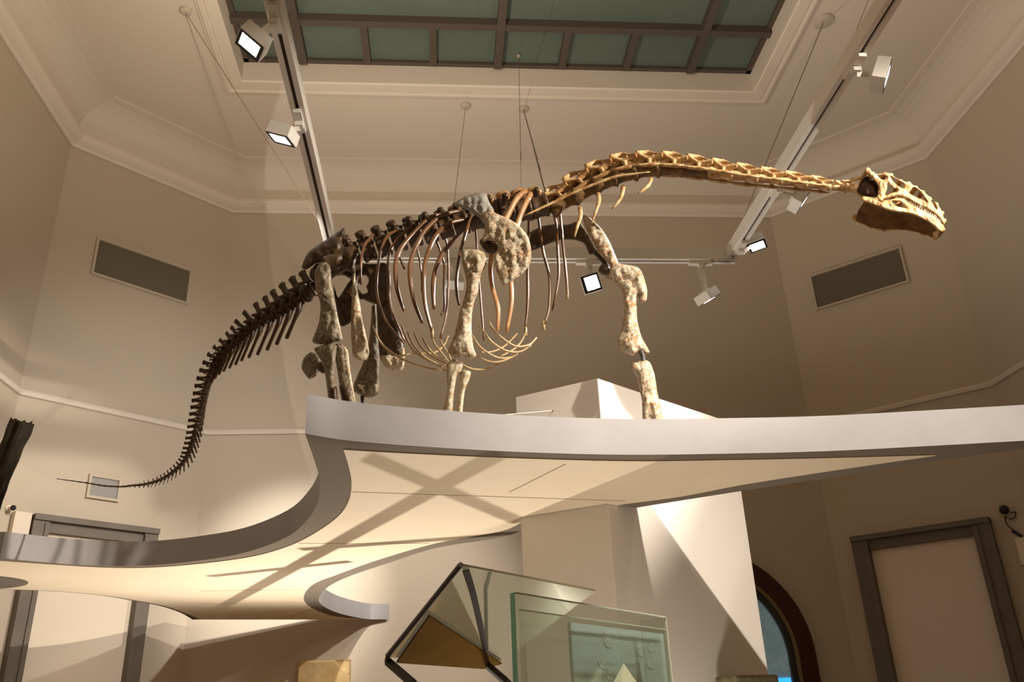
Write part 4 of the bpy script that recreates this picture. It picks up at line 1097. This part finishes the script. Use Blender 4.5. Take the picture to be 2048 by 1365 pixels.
# ================================================================== SKULL
C7 = lambda px: cr(px, 7.314, 1640, 310)
def half(x):   # half width of the head, tapering to the snout
    return float(np.interp(x, [1700, 1755, 1800, 1850, 1880, 1895], [.10, .115, .10, .07, .04, .02]))
hc0 = PB(1720, 400); hc1 = PB(1885, 450)
hd = Vector((hc1.x-hc0.x, hc1.y-hc0.y, 0)).normalized(); hn = Vector((hd.y, -hd.x, 0))
def mirror(p): p = Vector(p); return p-hn*2*(p-hc0).dot(hn)
def both(m): 
    k = len(m.v); v2 = [mirror(p) for p in m.v]; f2 = [tuple(reversed(f)) for f in m.f]
    m.add(v2, f2); return m
ws = lambda x, y: half(x)
cheek = C7([(690, 190), (738, 215), (780, 268), (850, 278), (940, 270), (990, 262), (1060, 282), (1068, 305), (1110, 335), (1200, 378), (1300, 405), (1400, 462), (1500, 525), (1560, 578), (1630, 638), (1705, 705), (1762, 785), (1800, 880), (1822, 960), (1826, 1022), (1800, 1012), (1750, 930), (1680, 866), (1600, 815), (1500, 764), (1400, 716), (1310, 660), (1230, 628), (1150, 600), (1080, 612), (1000, 640), (935, 650), (905, 690), (856, 655), (838, 606), (866, 540), (868, 480), (820, 402), (760, 335), (705, 290), (664, 262), (655, 225)])
holes = [C7([(845, 302), (900, 300), (962, 318), (978, 345), (932, 368), (884, 352)]),
         C7([(984, 432), (1010, 428), (1062, 482), (1138, 522), (1112, 542), (1070, 552), (1015, 572), (962, 602), (950, 582), (978, 510)]),
         C7([(1035, 322), (1070, 332), (1150, 382), (1222, 422), (1234, 478), (1212, 492), (1150, 458), (1090, 408), (1052, 365)]),
         C7([(1302, 552), (1345, 506), (1382, 478), (1440, 520), (1500, 590), (1560, 690), (1530, 660), (1460, 640), (1390, 610), (1330, 580)]),
         C7([(1603, 642), (1640, 660), (1690, 730), (1710, 792), (1690, 782), (1650, 712)])]
sk = both(plate('skull', cheek, None, ws, .012, 4.5, 1.7, holes, rough=.5, build=False))
def cross(px, r):    # bar joining the two sides
    p = PB(px[0], px[1], half(px[0])); sk.tube([p, (p+mirror(p))/2+Vector((0, 0, .008)), mirror(p)], r, 7)
for q in [(700, 215), (770, 275), (950, 280), (1040, 295), (1180, 385), (1300, 420), (1400, 480), (1500, 545), (1600, 640), (1700, 725), (1780, 850), (1815, 960)]:
    cross(C7([q])[0], .016)
skull = sk.build('skull', M['neck'], SK, smooth_=True, origin=hc0)
skull['label'] = 'pale ochre skull with large openings'
bc = plate('braincase', C7([(545, 520), (570, 440), (610, 370), (660, 318), (720, 308), (790, 368), (848, 450), (852, 520), (834, 604), (760, 612), (660, 602), (580, 575)]), M['cavity'], .06, .02, 9, 2.5, rough=.5, parent=skull)  # solid plate, shade of the opening put into its colour
bc['label'] = 'back of the skull with its hollow shade painted on'
m = MB()
a = [PB(*p, .03) for p in C7([(300, 470), (380, 470), (460, 480), (560, 500)])]
m.tube(a, [.016, .028, .026, .03], 9, res=3); m.ball(a[1]+Vector((0, -.02, -.005)), .02); m.ball(a[2]+Vector((0, -.02, .012)), .018)
m.build('occipital_condyle', M['neck'], skull, smooth_=True)
m = MB(); m.tube([PB(*p, .05) for p in C7([(300, 385), (430, 385), (540, 345), (660, 325)])], [.007, .012, .012, .008], 8, res=4)
m.build('neck_spar', M['neck'], skull, smooth_=True)
jaw_px = C7([(605, 640), (632, 608), (740, 626), (850, 656), (905, 692), (935, 664), (1020, 655), (1100, 634), (1180, 630), (1230, 648), (1320, 706), (1400, 754), (1500, 808), (1600, 860), (1680, 910), (1750, 972), (1800, 1022), (1816, 1062), (1812, 1110), (1780, 1136), (1720, 1105), (1660, 1040), (1580, 985), (1480, 930), (1400, 893), (1250, 855), (1080, 832), (980, 806), (860, 758), (760, 726), (660, 692), (612, 668)])
jw = plate('lower_jaw', jaw_px, None, lambda x, y: half(x)*.96, .014, 5, 1.8, [C7([(1058, 686), (1110, 680), (1180, 690), (1230, 742), (1255, 776), (1200, 772), (1120, 750), (1080, 722)])], rough=.4, build=False)
both(jw)
lower = []
for q in [(1800, 1085), (1770, 1090), (1735, 1060)]:
    p = PB(*C7([q])[0], half(C7([q])[0][0])*.96); jw.tube([p, (p+mirror(p))/2, mirror(p)], .014, 7)
jaw = jw.build('lower_jaw', M['neck'], SK, smooth_=True, origin=hc0)
# web between the jaw sides, its underside shade put into the brown
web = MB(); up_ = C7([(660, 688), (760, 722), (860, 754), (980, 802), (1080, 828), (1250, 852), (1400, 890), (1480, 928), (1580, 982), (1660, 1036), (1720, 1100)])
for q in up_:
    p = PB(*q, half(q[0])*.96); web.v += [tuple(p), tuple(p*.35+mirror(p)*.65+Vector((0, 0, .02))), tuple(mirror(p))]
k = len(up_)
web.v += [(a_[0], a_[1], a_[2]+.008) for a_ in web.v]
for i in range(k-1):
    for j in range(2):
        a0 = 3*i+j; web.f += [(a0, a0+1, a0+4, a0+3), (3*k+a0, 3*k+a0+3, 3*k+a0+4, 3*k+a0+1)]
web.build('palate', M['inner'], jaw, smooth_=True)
random.seed(11)
def teeth(a, b, c, n, d, parent):
    for s in (1, -1):
        for i in range(n):
            t = (i+.5)/n
            q = [(1-t)**2*u+2*t*(1-t)*v+t*t*w_ for u, v, w_ in zip(a, b, c)]
            q2 = C7([q])[0]; p = PB(*q2, half(q2[0])*.99)
            e2 = C7([(q[0]+d[0], q[1]+d[1]*(.8+.4*random.random()))])[0]; e = PB(*e2, half(e2[0])*.95)
            if s < 0: p = mirror(p); e = mirror(e)
            m = MB(); m.tube([p, p+(e-p)*.6, e], [.0042, .004, .0015], 6)
            m.build('tooth', M['tooth'], parent, smooth_=True)
teeth((1235, 634), (1560, 760), (1818, 1012), 20, (-12, 40), skull)
teeth((1300, 700), (1600, 850), (1800, 1025), 17, (14, -34), jaw)
